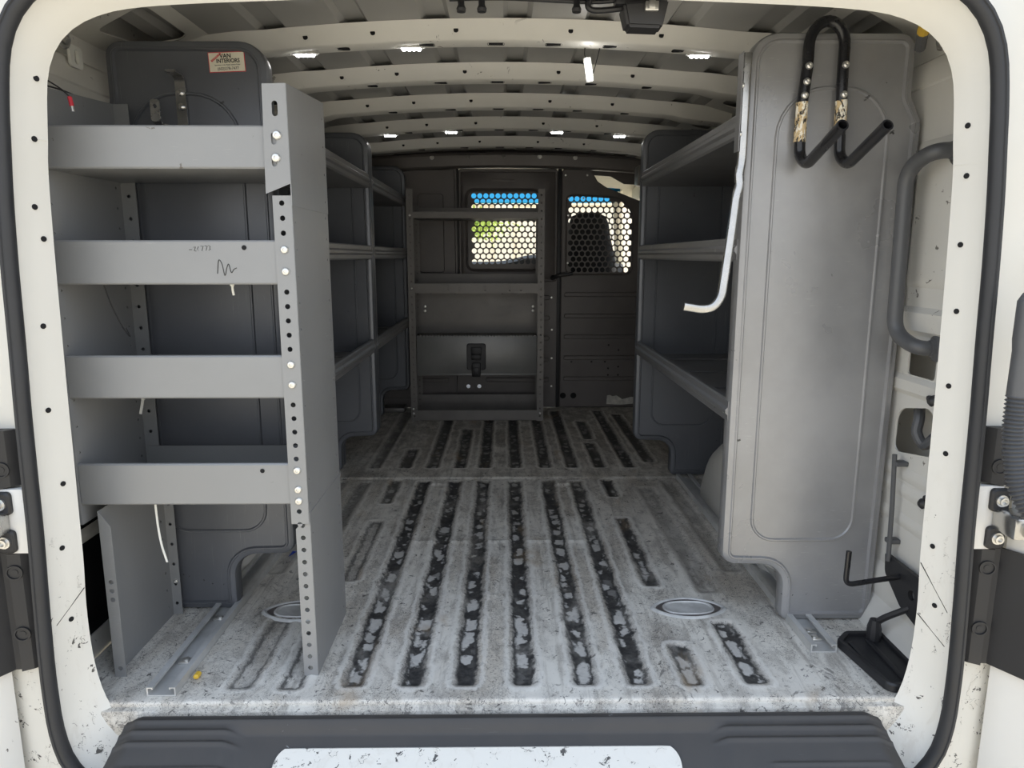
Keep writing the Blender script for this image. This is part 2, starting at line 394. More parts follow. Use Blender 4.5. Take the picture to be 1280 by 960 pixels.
def floor_piece(name, y0, y1, lip):
    nx = 300; X0, X1 = -.93, .93; ny = int((y1-y0)/.0085)
    vs = []; G = []; D = []; HO = []
    for j in range(ny+1):
        y = y0+(y1-y0)*j/ny
        for i in range(nx+1):
            x = X0+(X1-X0)*i/nx; h, g, d, ho = fl_eval(x, y)
            if abs(y-1.475) < .02: h += .006*math.exp(-((y-1.468)/.006)**2)-.004*math.exp(-((y-1.482)/.006)**2)
            vs.append((x, y, h)); G.append(g); D.append(d); HO.append(ho)
    fs = [(j*(nx+1)+i, j*(nx+1)+i+1, (j+1)*(nx+1)+i+1, (j+1)*(nx+1)+i) for j in range(ny) for i in range(nx)]
    if lip:   # rounded rear edge, sill step and drop
        prof = [(-.003,-.0015),(-.005,-.005),(-.005,-.010),(-.016,-.012),(-.018,-.016),(-.018,-.08)]
        base = 0
        prev = list(range(nx+1))
        for dy, dz in prof:
            st = len(vs)
            for i in range(nx+1): vs.append((X0+(X1-X0)*i/nx, y0+dy, dz)); G.append(.06); D.append(0); HO.append(0)
            cur = list(range(st, st+nx+1))
            for i in range(nx): fs.append((cur[i], cur[i+1], prev[i+1], prev[i]))
            prev = cur
    me = bpy.data.meshes.new(name); me.from_pydata(vs, [], fs); me.materials.append(M['floor'])
    for nm, arr in (('groove', G), ('grime', D), ('hollow', HO)):
        a = me.attributes.new(nm, 'FLOAT', 'POINT'); a.data.foreach_set('value', arr)
    me.polygons.foreach_set('use_smooth', [True]*len(me.polygons)); me.set_sharp_from_angle(angle=math.radians(50))
    o = bpy.data.objects.new(name, me); col.objects.link(o); return struct(o)
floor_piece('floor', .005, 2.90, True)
for i, (cx, cy, a, bb) in enumerate(CUPS):   # pressed eye-shaped tie-down cups
    def eye(s, z, k=1.0):
        return [(cx+a*s*cos(q), cy+bb*s*sin(q)*(.55+.45*abs(sin(q))**k), z) for q in [2*pi*j/48 for j in range(48)]]
    def oval(s, z): return [(cx+a*.66*s*math.copysign(abs(cos(q))**.75,cos(q)), cy+bb*.62*s*math.copysign(abs(sin(q))**.85,sin(q)), z) for q in [2*pi*j/48 for j in range(48)]]
    mb = MB(); mb.loft([eye(1.06,-.001), eye(1.02,.003), eye(.97,.0055), eye(.92,.0045), eye(.89,.002)]); mb.loft([eye(.89,.002), eye(.85,.0005), oval(1.10,.0005), oval(1.06,.002)], mi=1)
    mb.loft([oval(1.06,.002), oval(1.02,.005), oval(.96,.005), oval(.90,.002), oval(.5,.0012)]); mb.fill([oval(.5,.0012)])
    struct(mb.build('trim_%d' % (11+i), [M['cup'], M['part']], recalc=True))

# ------------------------------------------------------------------ body shell
def roof_z(x): return 1.487-.082*x*x
# ceiling skin with pressed lengthwise ribs
xs = []
for k in range(-4, 5):
    c = .035+.205*k
    xs += [(c-.036,0),(c-.024,.013),(c+.024,.013),(c+.036,0)]
xs = [(-.86,0)]+[q for q in xs if abs(q[0]) < .86]+[(.86,0)]
def cs(Y): return [(x, Y, roof_z(x)+h+(0 if abs(x) < .8 else 0)) for x, h in xs]
mb = MB(); L = [cs(-.02), cs(1.4), cs(2.95)]
mb.loft(L, closed=False)
mb.loft([[(x, Y, 1.56-.09*x*x) for x in [-1.02+.051*i for i in range(41)]] for Y in (-.06, 4.35)], closed=False)   # outer roof
struct(mb.build('ceiling', M['roof'], recalc=False))
# roof bows
def bow(Y, name, xe, wide):
    mb = MB(); n = 48; loops = []; holes = []
    def zb(x):
        a = abs(x); z = 1.4405-.075*x*x
        if a > wide: z -= .010*min(1, (a-wide)/.05)
        return z
    def zt(x): return roof_z(x)-.001
    for i in range(n+1):
        x = -xe+2*xe*i/n; f = max(0, min(1, (abs(x)-wide+.05)/.05))
        yb = Y-.012*f
        loops.append([(x, Y-.026-.012*f, zt(x)), (x, Y-.020-.012*f, zt(x)-.010), (x, yb-.003, zb(x)+.004), (x, yb+.004, zb(x)), (x, Y+.056, zb(x)), (x, Y+.062, zb(x)+.004), (x, Y+.085, zt(x)-.010), (x, Y+.10, zt(x))])
    mb.loft(loops, closed=False)
    # punched holes: dark sockets let into the front face and the underside
    for hx in (-.50,-.33,-.12,.17,.40):
        z = (zb(hx)+zt(hx))/2-.002; yy = Y-.0125
        mb.lathe([(.0062,.004),(.0062,.0),(.0045,-.001),(.0,-.001)], (hx, yy, z), (0,-1,.55), 10, 1)
    for hx in (-.42,-.20,-.02,.13,.28,.46):
        mb.box(hx-.022, hx+.022, Y+.018, Y+.040, zb(hx)-.0006, zb(hx)+.003, .004, 1, None, 1)
    return struct(mb.build(name, [M['inner'], M['hole']], recalc=False))
for i, (Y, xe, wd) in enumerate(((.613,.84,.66),(1.019,.84,.62),(1.434,.84,.62),(1.875,.84,.64),(2.371,.84,.68))):
    bow(Y, 'trim_%d' % (i+1), xe, wd)
# slanted roof side rails with large press holes
for sg, nm in ((-1, 'trim_6'), (1, 'trim_7')):
    a = Vector((.735*sg, 0, 1.443)); bb = Vector((.958*sg, 0, 1.385)); e = (bb-a).normalized(); Wd = (bb-a).length
    nrm = Vector((-e.z*sg, 0, e.x*sg))*(-1)
    fn = lambda u, v, w, a=a, e=e, nrm=nrm: tuple(a+e*v+nrm*w+Vector((0,u,0)))
    hs = [rpoly([(y0,.040,.02),(y0+.24,.040,.03),(y0+.20,.150,.03),(y0+.06,.185,.03)], 0, 4) for y0 in (.33,.70,1.10,1.52,1.98,2.45)]
    hs += [rpoly([(.06,.06,.015),(.22,.05,.015),(.24,.11,.02),(.10,.13,.02)], 0, 4)]
    mb = MB(); mb.plate([(-.02,0),(2.9,0),(2.9,Wd),(-.02,Wd)], hs, .003, fn)
    # pressed step below the rail
    prof = [(.958,1.385),(.962,1.335),(.940,1.322),(.930,1.30),(.931,1.27),(.940,1.258),(.936,1.235),(.936,1.20)]
    mb.loft([[(x*sg, Y, z) for x, z in prof] for Y in (-.0, 2.9)], closed=False)
    struct(mb.build(nm, M['inner'], recalc=False))
# side walls: pressed inner sheet with openings, outer skin behind
for sg, nm in ((-1, 'wall_left'), (1, 'wall_right')):
    fn = lambda u, v, w, sg=sg: (sg*(.936+w), u, v)
    hs = [rpoly([(.185,.632,.01),(.29,.632,.01),(.29,.715,.01),(.185,.705,.01)], 0, 4),
          rpoly([(.17,.465,.015),(.315,.44,.02),(.315,.545,.045),(.17,.575,.03)], 0, 5),
          rpoly([(.45,.35,.06),(.62,.35,.06),(.62,1.0,.06),(.45,1.0,.06)], 0, 4)]
    if sg < 0: hs.append(rpoly([(.03,.055,.02),(.40,.055,.02),(.40,.33,.03),(.03,.33,.03)], 0, 4))
    mb = MB(); mb.plate([(-.03,-.10),(4.35,-.10),(4.35,.25),(3.05,.25),(3.05,1.30),(-.03,1.30)], hs, .004, fn)
    # recessed upper field, belt ledge and swage lines as raised beads
    for z0, z1, t in ((.735,.775,.012),(.595,.618,.008),(.395,.404,.004),(.355,.364,.004),(.285,.294,.004)):
        mb.loft([[(sg*.934, y, z0-.012), (sg*(.934-t), y, z0), (sg*(.934-t), y, z1), (sg*.934, y, z1+.012)] for y in (.01,.42)], closed=False)
    Lp = rpoly([(.05,.83,.03),(.36,.83,.03),(.36,1.15,.05),(.05,1.15,.05)], 0, 5)
    Li = rpoly([(.05,.83,.03),(.36,.83,.03),(.36,1.15,.05),(.05,1.15,.05)], .012, 5)
    mb.loft([[(sg*.934, u, v) for u, v in Lp], [(sg*.928, u, v) for u, v in Li]])
    mb.fill([[(sg*.928, u, v) for u, v in Li]])
    # lower kick rail along the floor edge
    if sg > 0: mb.loft([[(sg*.936, y, .16), (sg*.925, y, .14), (sg*.925, y, .07), (sg*.90, y, .03), (sg*.89, y, -.002)] for y in (.01, .80)], closed=False)
    if sg < 0:   # near-black box behind the lower opening
        mb.loft([[(-.938,u,v) for u,v in rpoly([(.025,.05,.02),(.405,.05,.02),(.405,.335,.03),(.025,.335,.03)],0,4)],[(-.985,u,v) for u,v in rpoly([(.025,.05,.02),(.405,.05,.02),(.405,.335,.03),(.025,.335,.03)],0,4)]], cap1=True, mi=1)
    # outer skin
    mb.loft([[(sg*1.0, y, -.35), (sg*1.035, y, .2), (sg*1.03, y, .8), (sg*1.0, y, 1.3), (sg*.93, y, 1.48), (sg*.90,y,1.49)] for y in (-.03, 3.10)], closed=False)
    mb.loft([[(sg*1.0, y, -.35), (sg*1.035, y, .2), (sg*1.03, y, .62)] for y in (3.10, 4.5)], closed=False)
    struct(mb.build(nm, [M['inner'], M['hole']], recalc=False))
    # wheel arch
    mb = MB(); n = 20; loops = []
    for j in range(9):
        t = j/8
        xi = .93-.185*t; k = math.sqrt(max(0, 1-(max(0, t-.45)/.56)**2))
        loops.append([(sg*(xi if t < 1 else xi), .93+.41*(.72+.28*k)*cos(pi*i/n), .30*(.60+.40*k)*sin(pi*i/n)) for i in range(n+1)])
    mb.loft(loops, closed=False); mb.fill([loops[-1]])
    struct(mb.build('wheel_arch', M['inner'], recalc=True))
# ------------------------------------------------------------------ rear aperture
inner = [(.60,-.10),(.70,-.085),(.775,-.050),(.812,.005),(.830,.09),(.834,.20),(.829,.31),(.827,.42),(.825,.52),(.823,.65),(.820,.78),(.817,.90),(.812,1.04),(.806,1.10),(.797,1.19),(.784,1.235),(.762,1.268),(.730,1.292),(.690,1.308),(.640,1.318),(.55,1.325),(.40,1.331),(.2,1.337),(0,1.339)]
outer = [(.60,-.20),(.70,-.185),(.79,-.150),(.845,-.09),(.865,-.02),(.869,.07),(.868,.15),(.864,.26),(.858,.40),(.856,.50),(.853,.62),(.848,.75),(.844,.88),(.838,1.0),(.831,1.09),(.826,1.15),(.815,1.225),(.795,1.275),(.762,1.312),(.72,1.335),(.66,1.350),(.5,1.36),(.25,1.366),(0,1.368)]
def ring_loop(pts, Y, n=90):
    r = resample(catmull([(x, Y, z) for x, z in pts], 5), n)
    return r[:-1]+[Vector((-p.x, p.y, p.z)) for p in r[::-1]]
def blend(a, b, t, Y): return [Vector((p.x*(1-t)+q.x*t, Y, p.z*(1-t)+q.z*t)) for p, q in zip(a, b)]
LI = ring_loop(inner, 0.0); LO = ring_loop(outer, -.05)
def grow(L, d):
    out = []
    for i, p in enumerate(L):
        a = L[max(0,i-1)]; b2 = L[min(len(L)-1,i+1)]; t = (b2-a).normalized(); nn = Vector((t.z, 0, -t.x))
        out.append(p+nn*d)
    return out
mb = MB()
back = [Vector((p.x, .022, p.z)) for p in grow(LI, .030)]; back2 = [Vector((p.x, .030, p.z)) for p in grow(LI, .075)]
mb.loft([back2, back, [Vector((p.x, .004, p.z)) for p in grow(LI, .002)], [Vector((p.x, .001, p.z)) for p in LI], blend(LI, LO, .08, -.003), blend(LI, LO, .5, -.026), blend(LI, LO, .93, -.047),
         [Vector((p.x, -.056, p.z)) for p in LO], [Vector((p.x, -.066, p.z)) for p in grow(LO, .002)], [Vector((p.x,-.066,p.z)) for p in grow(LO, .008)], [Vector((p.x,-.045,p.z)) for p in grow(LO, .010)], [Vector((p.x,-.040,p.z)) for p in grow(LO, .045)], [Vector((p.x*1.02,-.03,p.z)) for p in grow(LO, .17)]], closed=False)
# weld seams across the jamb and punched holes
def jamb_pt(side, z, t):
    C_ = [LI[i].lerp(LO[i], t) for i in range(len(LI))]
    for p, q in zip(C_, C_[1:]):
        if p.x*side > .5 and min(p.z, q.z) <= z <= max(p.z, q.z) and abs(p.z-q.z) > 1e-6: return p.lerp(q, (z-p.z)/(q.z-p.z))
    return C_[0]
for side, hl in ((-1, [(1.20,.35),(1.10,.42),(.985,.5),(.93,.30),(.775,.55),(.62,.62),(.475,.4),(.35,.6),(.20,.5)]), (1, [(1.125,.45),(1.04,.45),(.92,.4),(.80,.45),(.66,.4),(.53,.5),(.34,.35),(.22,.55)])):
    for z, t in hl:
        p = jamb_pt(side, z, t); nn = Vector((-side*.86, -.51, 0))
        mb.lathe([(.0052,.0012),(.0040,.0006),(.0,-.0005)], p, nn, 10, 1)
for side, z, sl in ((-1,.255,.06),(1,.30,.09),(1,1.06,.0),(-1,1.10,.0),(1,.19,.05)):
    pts = [jamb_pt(side, z-sl*t, t) for t in (.02,.2,.4,.6,.8,.95)]
    mb.tube(pts, .0009 if sl else .0006, 6, 1 if sl else 0)
struct(mb.build('wall_rear', [M['jamb'], M['hole']], recalc=False))
# rubber seal pressed on the pinch flange
mb = MB(); SLp = [Vector((p.x,-.064,p.z)) for p in grow(LO, .0115)]
sec = [(1.15*cos(a)*1.0, 1.02*sin(a)) for a in [2*pi*i/14 for i in range(14)]]
mb.tube(SLp, .0125, sec=sec, up=(0,1,0))
mb.tube([p+Vector((0,-.013,0)) for p in grow(SLp, .004)], .0040, 6)
tag(mb.build('door_seal', M['rubber']), 'black rubber weatherstrip running all round the rear door opening', 'seal')
# floor corner fillers between the sill and jamb are the jamb itself; bumper below
# ------------------------------------------------------------------ long side shelving units
EP = [(.533,.152,.035),(.533,1.376,.065),(.897,1.376,.035),(.897,1.245,.03),(.924,1.195,.03),(.916,.002,.035),(.688,.002,.02),(.688,.148,.055)]
EMB = [(.603,.215,.055),(.603,1.262,.105),(.850,1.262,.105),(.850,.215,.055)]
def end_panel(parent, sg, Y, d=1, emb=True, mat='panel'):
    """pressed steel end panel: rolled rim, stepped bead along the rim, large rounded embossed field"""
    mb = MB()
    def L(ins, y, c=EP): return [(sg*x, Y+d*y, z) for x, z in rpoly(c, ins, 7)]
    loops = [L(.003,.040), L(0,.036), L(0,.012), L(.0035,.0035), L(.012,0), L(.015,0), L(.0175,-.0025), L(.020,-.0025), L(.0235,.004)]
    mb.loft(loops)
    E = [L(-.004,.004,EMB), L(-.0015,.0005,EMB), L(.0015,.0005,EMB), L(.004,.004,EMB)]
    mb.fill([loops[-1], E[0]]); mb.loft(E); mb.fill([E[-1]])
    return mb.build('end_panel', M[mat], parent, recalc=True, ang=40)
def lip_tray(parent, sg, y0, y1, z):
    """full-depth shelf with a folded hat-section front rail"""
    mb = MB(); x = .530
    prof = [(.915,z+.002),(.915,z+.000),(.560,z+.000),(.552,z+.006),(.552,z+.046),(.548,z+.051),(.536,z+.051),(.532,z+.047),(.532,z+.034),(.5265,z+.028),(.5265,z+.020),(.532,z+.014),(.532,z+.002),(.536,z-.003),(.915,z-.003)]
    loops = [[(sg*a, y, b) for a, b in prof] for y in (y0, y1)]
    mb.loft(loops, cap0=True, cap1=True)
    for k in range(4):
        yy = y0+(y1-y0)*(k+.5)/4
        mb.box(*sorted((sg*.58, sg*.90)), yy-.02, yy+.02, z-.0005, z+.004, .003, 0, None, 1)
    return mb.build('shelf', M['shelfdark'], parent)
def bolt(mb_or_none, parent, pos, axis, r=.0075, h=.004, name='bolt', build=True):
    mb = mb_or_none or MB()
    mb.lathe([(r,0),(r,h*.35),(r*.8,h*.8),(r*.4,h),(r*.36,h*.55),(0,h*.55)], pos, axis, 14)
    if build: return mb.build(name, M['steel'], parent)
def side_unit(sg, y0, y1, label, near=True, mat='panel'):
    t = thing('storage_shelf', label, 'shelving unit', (sg*.72, (y0+y1)/2, 0), 'long side shelving units')
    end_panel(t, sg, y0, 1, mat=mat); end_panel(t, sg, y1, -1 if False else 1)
    for z in (.512, .890, 1.168): lip_tray(t, sg, y0+.012, y1-.002, z)
    for Y in (y0+.02, y1-.008):
        for z in (.512, .890, 1.168): bolt(None, t, (sg*.5325, Y+.018 if Y < y1-.1 else Y, z+.020), (-sg,0,0), .006, .004)
    return t
UR = side_unit(1, .31, 1.50, 'grey shelving unit on the right wall whose tall end panel carries the black ladder hook', mat='panel_scuffed_lit')
UL = side_unit(-1, .384, 1.575, 'long shelving unit on the left wall behind the rear-facing rack, with a red-edged sticker')
UF = side_unit(-1, 1.62, 2.62, 'dark shelving unit on the left wall beside the charcoal partition, farthest from the doors')
# sticker on the left end panel
st_c = Vector((-.6235, .3872, 1.330))
mb = MB(); th = math.radians(2.2)
def stp(u, v, w=0): return (st_c.x+u*cos(th)-v*sin(th), .3876-w, st_c.z+u*sin(th)+v*cos(th))
mb.box(-.041,.041,-.0006,0,-.0215,.0215,0,1,Matrix.Translation(st_c+Vector((0,.0006,0)))@Matrix.Rotation(-th,4,'Y'))
mb.box(-.0395,.0395,-.0009,-.0003,-.020,.020,0,0,Matrix.Translation(st_c+Vector((0,.0006,0)))@Matrix.Rotation(-th,4,'Y'))
stk = mb.build('sticker', [M['sticker'], M['redink']], UL, 'cream sticker with red border', smooth=False)
def lettering(txt, size, u, v, mat, parent, rot=0.0, off=0.0, sx=1.0, name='lettering', pos=None):
    cu = bpy.data.curves.new('t', 'FONT'); cu.body = txt; cu.size = size; cu.align_x = 'CENTER'; cu.align_y = 'CENTER'; cu.extrude = .0001; cu.offset = off
    ob = bpy.data.objects.new('t', cu); me = bpy.data.meshes.new_from_object(ob)
    R = th+rot; mb = MB()
    vs = []
    for q in me.vertices:
        x, y = q.co.x*sx, q.co.y
        a, b2 = u+x*cos(rot)-y*sin(rot), v+x*sin(rot)+y*cos(rot)
        P3 = stp(a, b2, .0013+q.co.z); vs.append(P3)
    mb.add(vs, [tuple(p.vertices) for p in me.polygons])
    bpy.data.objects.remove(ob); bpy.data.curves.remove(cu); bpy.data.meshes.remove(me)
    return mb.build(name, mat, parent, smooth=False, weld=False)
lettering('VAN', .0125, -.002, .0125, M['ink'], stk, off=.0003)
lettering('INTERIORS', .0118, .003, .0022, M['ink'], stk, off=.0003, sx=.92)
lettering('Specialists in the Mobile Service Trade', .0040, .001, -.0062, M['ink'], stk, sx=.92)
lettering('(602)278-7477', .0085, .002, -.0140, M['ink'], stk, sx=.95)
mb = MB(); mb.add([stp(-.036,.004,.0012),stp(-.033,.0005,.0012),stp(-.010,.0175,.0012),stp(-.014,.0198,.0012)],[(0,1,2,3)]); mb.build('banner', M['redink'], stk, smooth=False)
lettering('COMMERCIAL', .0042, -.0235, .0107, M['sticker'], stk, rot=.62, sx=.9)
# two small steel brackets bolted on the same end panel
mb = MB()
L = [(-.729,.382,1.20-.06),(-.729,.380,1.287),(-.729,.372,1.298),(-.729,.335,1.299)]
mb.tube(fil(L,.012,4), 1.0, sec=[(-.0115,-.0025),(.0115,-.0025),(.0115,.0025),(-.0115,.0025)], up=(1,0,0))
for z in (1.262, 1.232): mb.lathe([(.0078,0),(.0078,.003),(.004,.005),(0,.005)], (-.729,.378,z), (0,-1,0), 12)
mb.build('bracket', M['galv'], UL)
mb = MB(); o2 = rpoly([(-.787,1.196,.006),(-.766,1.196,.006),(-.766,1.243,.006),(-.787,1.243,.006)],0,4)
mb.plate(o2, [circ(-.7765,1.228,.0045)], .003, lambda u,v,w: (u,.352+w,v))
mb.tube(fil([(-.7765,.352,1.200),(-.7765,.362,1.193),(-.76,.385,1.188)],.01,4), 1.0, sec=[(-.002,-.010),(.002,-.010),(.002,.010),(-.002,.010)], up=(0,0,1))
mb.build('bracket', M['galv'], UL)

# ------------------------------------------------------------------ shelving unit facing the rear door (left)
U = thing('steel_shelf_rack', 'light grey steel rack with four wide shelf lips facing the rear door opening', 'shelving unit', (-.64,.23,0))
def holes_col(x, z0, z1, n, r=.0042): return [circ(x, z0+(z1-z0)*i/(n-1), r, 10) for i in range(n)]
YF = .088; YB = .365
def upright(sg_in, xs, z0, z1, fh, name, top_slope=0.0, fw=.036, xo=0.0, y0=YF, front=True, slot_h=(), rear_in=None):
    """side sheet at x = xs with a holed front flange turned inwards (sg_in = +1 turns towards +x) and a rear flange"""
    mb = MB()
    rear = holes_col(YB-.022, z0+.03, z1-.03, max(3, int((z1-z0)/.045)), .0034)
    rear += holes_col(y0+.016, z0+.04, z1-.05, max(3, int((z1-z0)/.055)), .0025)
    mb.plate([(y0,z0),(YB,z0),(YB,z1+top_slope),(y0,z1)], rear, .0018, lambda u,v,w: (xs+w,u,v))
    a, b = sorted((xs, xs+sg_in*fw)); fx = xs+sg_in*fw*.52
    outl = [(a,z0),(b,z0),(b,z1),(a,z1)]
    if name == 'leg':   # the leg's flange is cut on a slant at its top
        zi = z1-.035
        outl = [(a,z0),(b,z0),(b,(z1 if sg_in < 0 else zi)),(a,(zi if sg_in < 0 else z1))]
    mb.plate(outl, [circ(fx, z, .0052, 12) for z in fh]+[slot(fx, z, .010, .026) for z in slot_h], .0018, lambda u,v,w: (u,y0+w,v))
    if rear_in: a, b = sorted((xs, xs+rear_in*fw))
    mb.plate([(a,z0),(b,z0),(b,z1+top_slope),(a,z1+top_slope)], holes_col((a+b)/2, z0+.03, z1-.03, max(3,int((z1-z0)/.05)), .0042), .0018, lambda u,v,w: (u,YB+w,v))
    return mb.build(name, M['shelf'], U, smooth=False)
zr = [z for z in [1.0-.0283*i for i in range(24)]]
lipz = [(1.064,1.143),(.845,.930),(.617,.704),(.392,.480)]
def clear(zs): return [z for z in zs if not any(a-.002 < z < b+.004 for a, b in lipz)]
upright(-1, -.408, .350, 1.014, clear(zr), 'upright', .0, .036)
upright(-1, -.877, .350, 1.215, clear([1.18-.045*i for i in range(18)]), 'upright', .02, .034, rear_in=1)
upright(-1, -.4070, 0.0, .372, [.345-.0272*i for i in range(13)], 'leg', .0, .030, y0=.092)
upright(1, -.846, 0.0, .378, [.02,.18,.2,.22], 'leg', .0, .024, y0=.092)
# top extension of the right upright, pointed lower flange
mb = MB(); xs = -.4069; y0 = YF-.003
mb.plate([(y0,.995),(YB,.995),(YB,1.238),(y0,1.217)], holes_col(YB-.02,1.02,1.20,4,.003), .0018, lambda u,v,w: (xs+w,u,v))
mb.plate([(xs-.048,1.017),(xs,1.036),(xs,1.217),(xs-.044,1.216)], [slot(xs-.022,1.172,.011,.028), slot(xs-.027,1.118,.010,.022), slot(xs-.028,1.078,.010,.022)], .0018, lambda u,v,w: (u,y0+w,v))
mb.plate([(xs-.040,.995),(xs,.995),(xs,1.238),(xs-.040,1.236)], [], .0018, lambda u,v,w: (u,YB+w,v))
mb.build('upright_extension', M['shelf'], U, smooth=False)
for i, (a, b) in enumerate(lipz):
    x0, x1 = -.875, (-.4475 if i else -.444)
    mb = MB(); prof = [(YB-.004,a+.002),(YF+.014,a+.002),(YF+.012,a+.004),(YF+.012,b-.006),(YF+.010,b),(YF+.004,b),(YF+.0015,b-.003),(YF+.0015,a+.003),(YF+.004,a),(YB-.002,a),(YB-.001,a+.003),(YB-.001,b-.035),(YB-.004,b-.035)]
    mb.loft([[(x, y, z) for y, z in prof] for x in (x0, x1+.036)], cap0=True, cap1=True)
    sh = mb.build('shelf', M['shelf'], U, ang=25)
    if i == 1:
        mb = MB()
        pts = [(-.560,.866),(-.556,.892),(-.550,.884),(-.546,.862),(-.541,.878),(-.537,.884),(-.533,.868),(-.528,.874),(-.522,.877)]
        mb.tube(catmull([(x,YF+.0012,z) for x, z in pts],5), .0008, 5)
        for k, s in enumerate([[(0,.004),(.006,.004)],[(.009,.008),(.013,.009),(.010,.001),(.014,.001)],[(.019,.009),(.016,.004),(.019,.000),(.021,.004),(.017,.005)],[(.023,.009),(.028,.009),(.025,.000)],[(.031,.009),(.036,.009),(.033,.000)],[(.038,.009),(.042,.007),(.040,.004),(.042,.002),(.038,.000)]]):
            mb.tube([(-.612+x,YF+.0012,.908+z+.0006*k) for x, z in s], .00055, 5)
        mb.build('marker_scribble', M['ink'], sh, 'thin black marker scribble')
    if i in (1, 3):
        mb = MB(); mb.lathe([(.0048,.0006),(.0036,.0004),(0,-.0004)], (-.505 if i == 1 else -.498, YF+.0012, b-.014 if i == 1 else b-.015), (0,-1,0), 12); mb.build('bolt_hole', M['hole'], sh)
for z in (1.124, 1.083): bolt(None, U, (-.4275-.004*(z<1.1), YF-.0042, z), (0,-1,0), .0085, .0045)
for z in (.912, .870, .686, .645, .466, .425, .400): bolt(None, U, (-.4262, YF-.001, z), (0,-1,0), .0078 if z not in (.645,) else .0078, .0045)
for z in (.05, .33, .62): bolt(None, U, (-.832,YB-.001,z+.04), (0,-1,0), .006, .004)

# ------------------------------------------------------------------ floor channels
def crail(x, y0, y1, label, clips):
    t = thing('floor_rail', label, 'rail', (x, y0, 0))
    w = .030; h = .020
    prof = [(-w,0),(w,0),(w,h),(w-.013,h),(w-.013,h-.005),(w-.010,h-.005),(w-.010,h-.0025),(w-.003,h-.0025),(w-.003,.003),(-w+.003,.003),(-w+.003,h-.0025),(-w+.010,h-.0025),(-w+.010,h-.005),(-w+.013,h-.005),(-w+.013,h),(-w,h)]
    mb = MB(); mb.loft([[(x+a, y, b+.0005) for a, b in prof] for y in (y0, y1)], cap0=True, cap1=True)
    mb.build('channel', M['alu'], t, smooth=False)
    for yy in clips:
        mb = MB(); mb.box(x-.016,x+.016,yy-.010,yy+.010,.0035,.010,.002)
        mb.lathe([(.007,0),(.007,.004),(.003,.005),(0,.005)], (x,yy,.010), (0,0,1), 8)
        mb.build('clamp_nut', M['steel'], t)
crail(-.713, .020, 1.52, 'aluminium C-channel rail on the floor under the left shelving, open end at the sill', (.14,.33))
crail(.735, .168, 1.46, 'aluminium C-channel rail on the floor under the right end panel', (.22,.25))
# ------------------------------------------------------------------ ladder hook
t = thing('ladder_hook', 'double black tube ladder hook bent like a W, bolted on the tall right end panel', 'hook', (.69,.27,1.1))
Y = .2955
ctr = fil([(.66,.125,1.150),(.656,Y-.02,1.096),(.650,Y,1.118),(.646,Y,1.22),(.657,Y,1.305),(.652,Y,1.392)],[0,.03,.03,.03,.03,0],6)[:-1]
path = [(.662,.125,1.152),(.656,.268,1.094),(.650,Y,1.115),(.646,Y,1.20),(.654,Y,1.30)]
pl = fil(path, [0,.035,.035,.05,0], 7)
arc = [Vector((.6925+.0385*cos(a), Y, 1.342+.050*sin(a))) for a in [pi-pi*i/14 for i in range(15)]]
path2 = [(.731,Y,1.30),(.7335,Y,1.20),(.738,Y,1.115),(.745,.268,1.094),(.750,.125,1.152)]
pr = fil(path2, [0,.05,.035,.035,0], 7)
mb = MB(); mb.tube(pl+arc+pr, .0118, 14, hollow=.74, up=None)
mb.build('tube', M['blacktube'], t)
for x, z in ((.6525,1.300),(.650,1.268),(.6475,1.240),(.731,1.302),(.7325,1.242)): bolt(None, t, (x,Y-.0115,z), (0,-1,0), .0078, .006)
for (x0,z0),(x1,z1) in (((.6475,1.228),(.6475,1.145)),((.733,1.232),(.734,1.178))):
    mb = MB(); mb.tube([(x0+(x1-x0)*i/8+.0006*(i%2), Y, z0+(z1-z0)*i/8) for i in range(9)], .0127, 14, hollow=.9); mb.build('worn_tape', M['tape'], t, 'peeling tan tape sleeve')
# ------------------------------------------------------------------ bent galvanised bar
t = thing('bent_bar', 'bright bent steel bar hanging from the left edge of the right end panel', 'bar', (.52,.27,.8))
mb = MB(); S = [(cos(a)*(1 if True else 1), sin(a)) for a in [2*pi*i/16 for i in range(16)]]
def sq(a, b, p=4.0): return [(a*math.copysign(abs(cos(q))**(2/p),cos(q)), b*math.copysign(abs(sin(q))**(2/p),sin(q))) for q in [2*pi*(i+.5)/20 for i in range(20)]]
up = fil([(.5235,.296,1.328),(.5235,.296,1.105),(.517,.292,1.075),(.520,.290,1.055),(.512,.286,1.03),(.503,.278,.95),(.484,.262,.81),(.466,.258,.787),(.440,.255,.783),(.397,.250,.790)], [0,.03,.02,.015,.02,.06,.03,.02,.02,0], 5)
n = len(up); rs = []
mb.tube(up, 1.0, sec=sq(.0068,.0092), up=(0,1,0)); mb.build('bar', M['galv'], t)
for z in (1.262, 1.162): bolt(None, t, (.5160,.293,z), (-1,-.3,0), .006, .004)
mb = MB(); mb.plate([(.20,0),(.23,0),(.23,.205),(.20,.205)], [], .002, lambda u,v,w: (.5130-.0005+w,u+.088,v+1.125)); mb.build('angle_strip', M['shelfdark'], t)
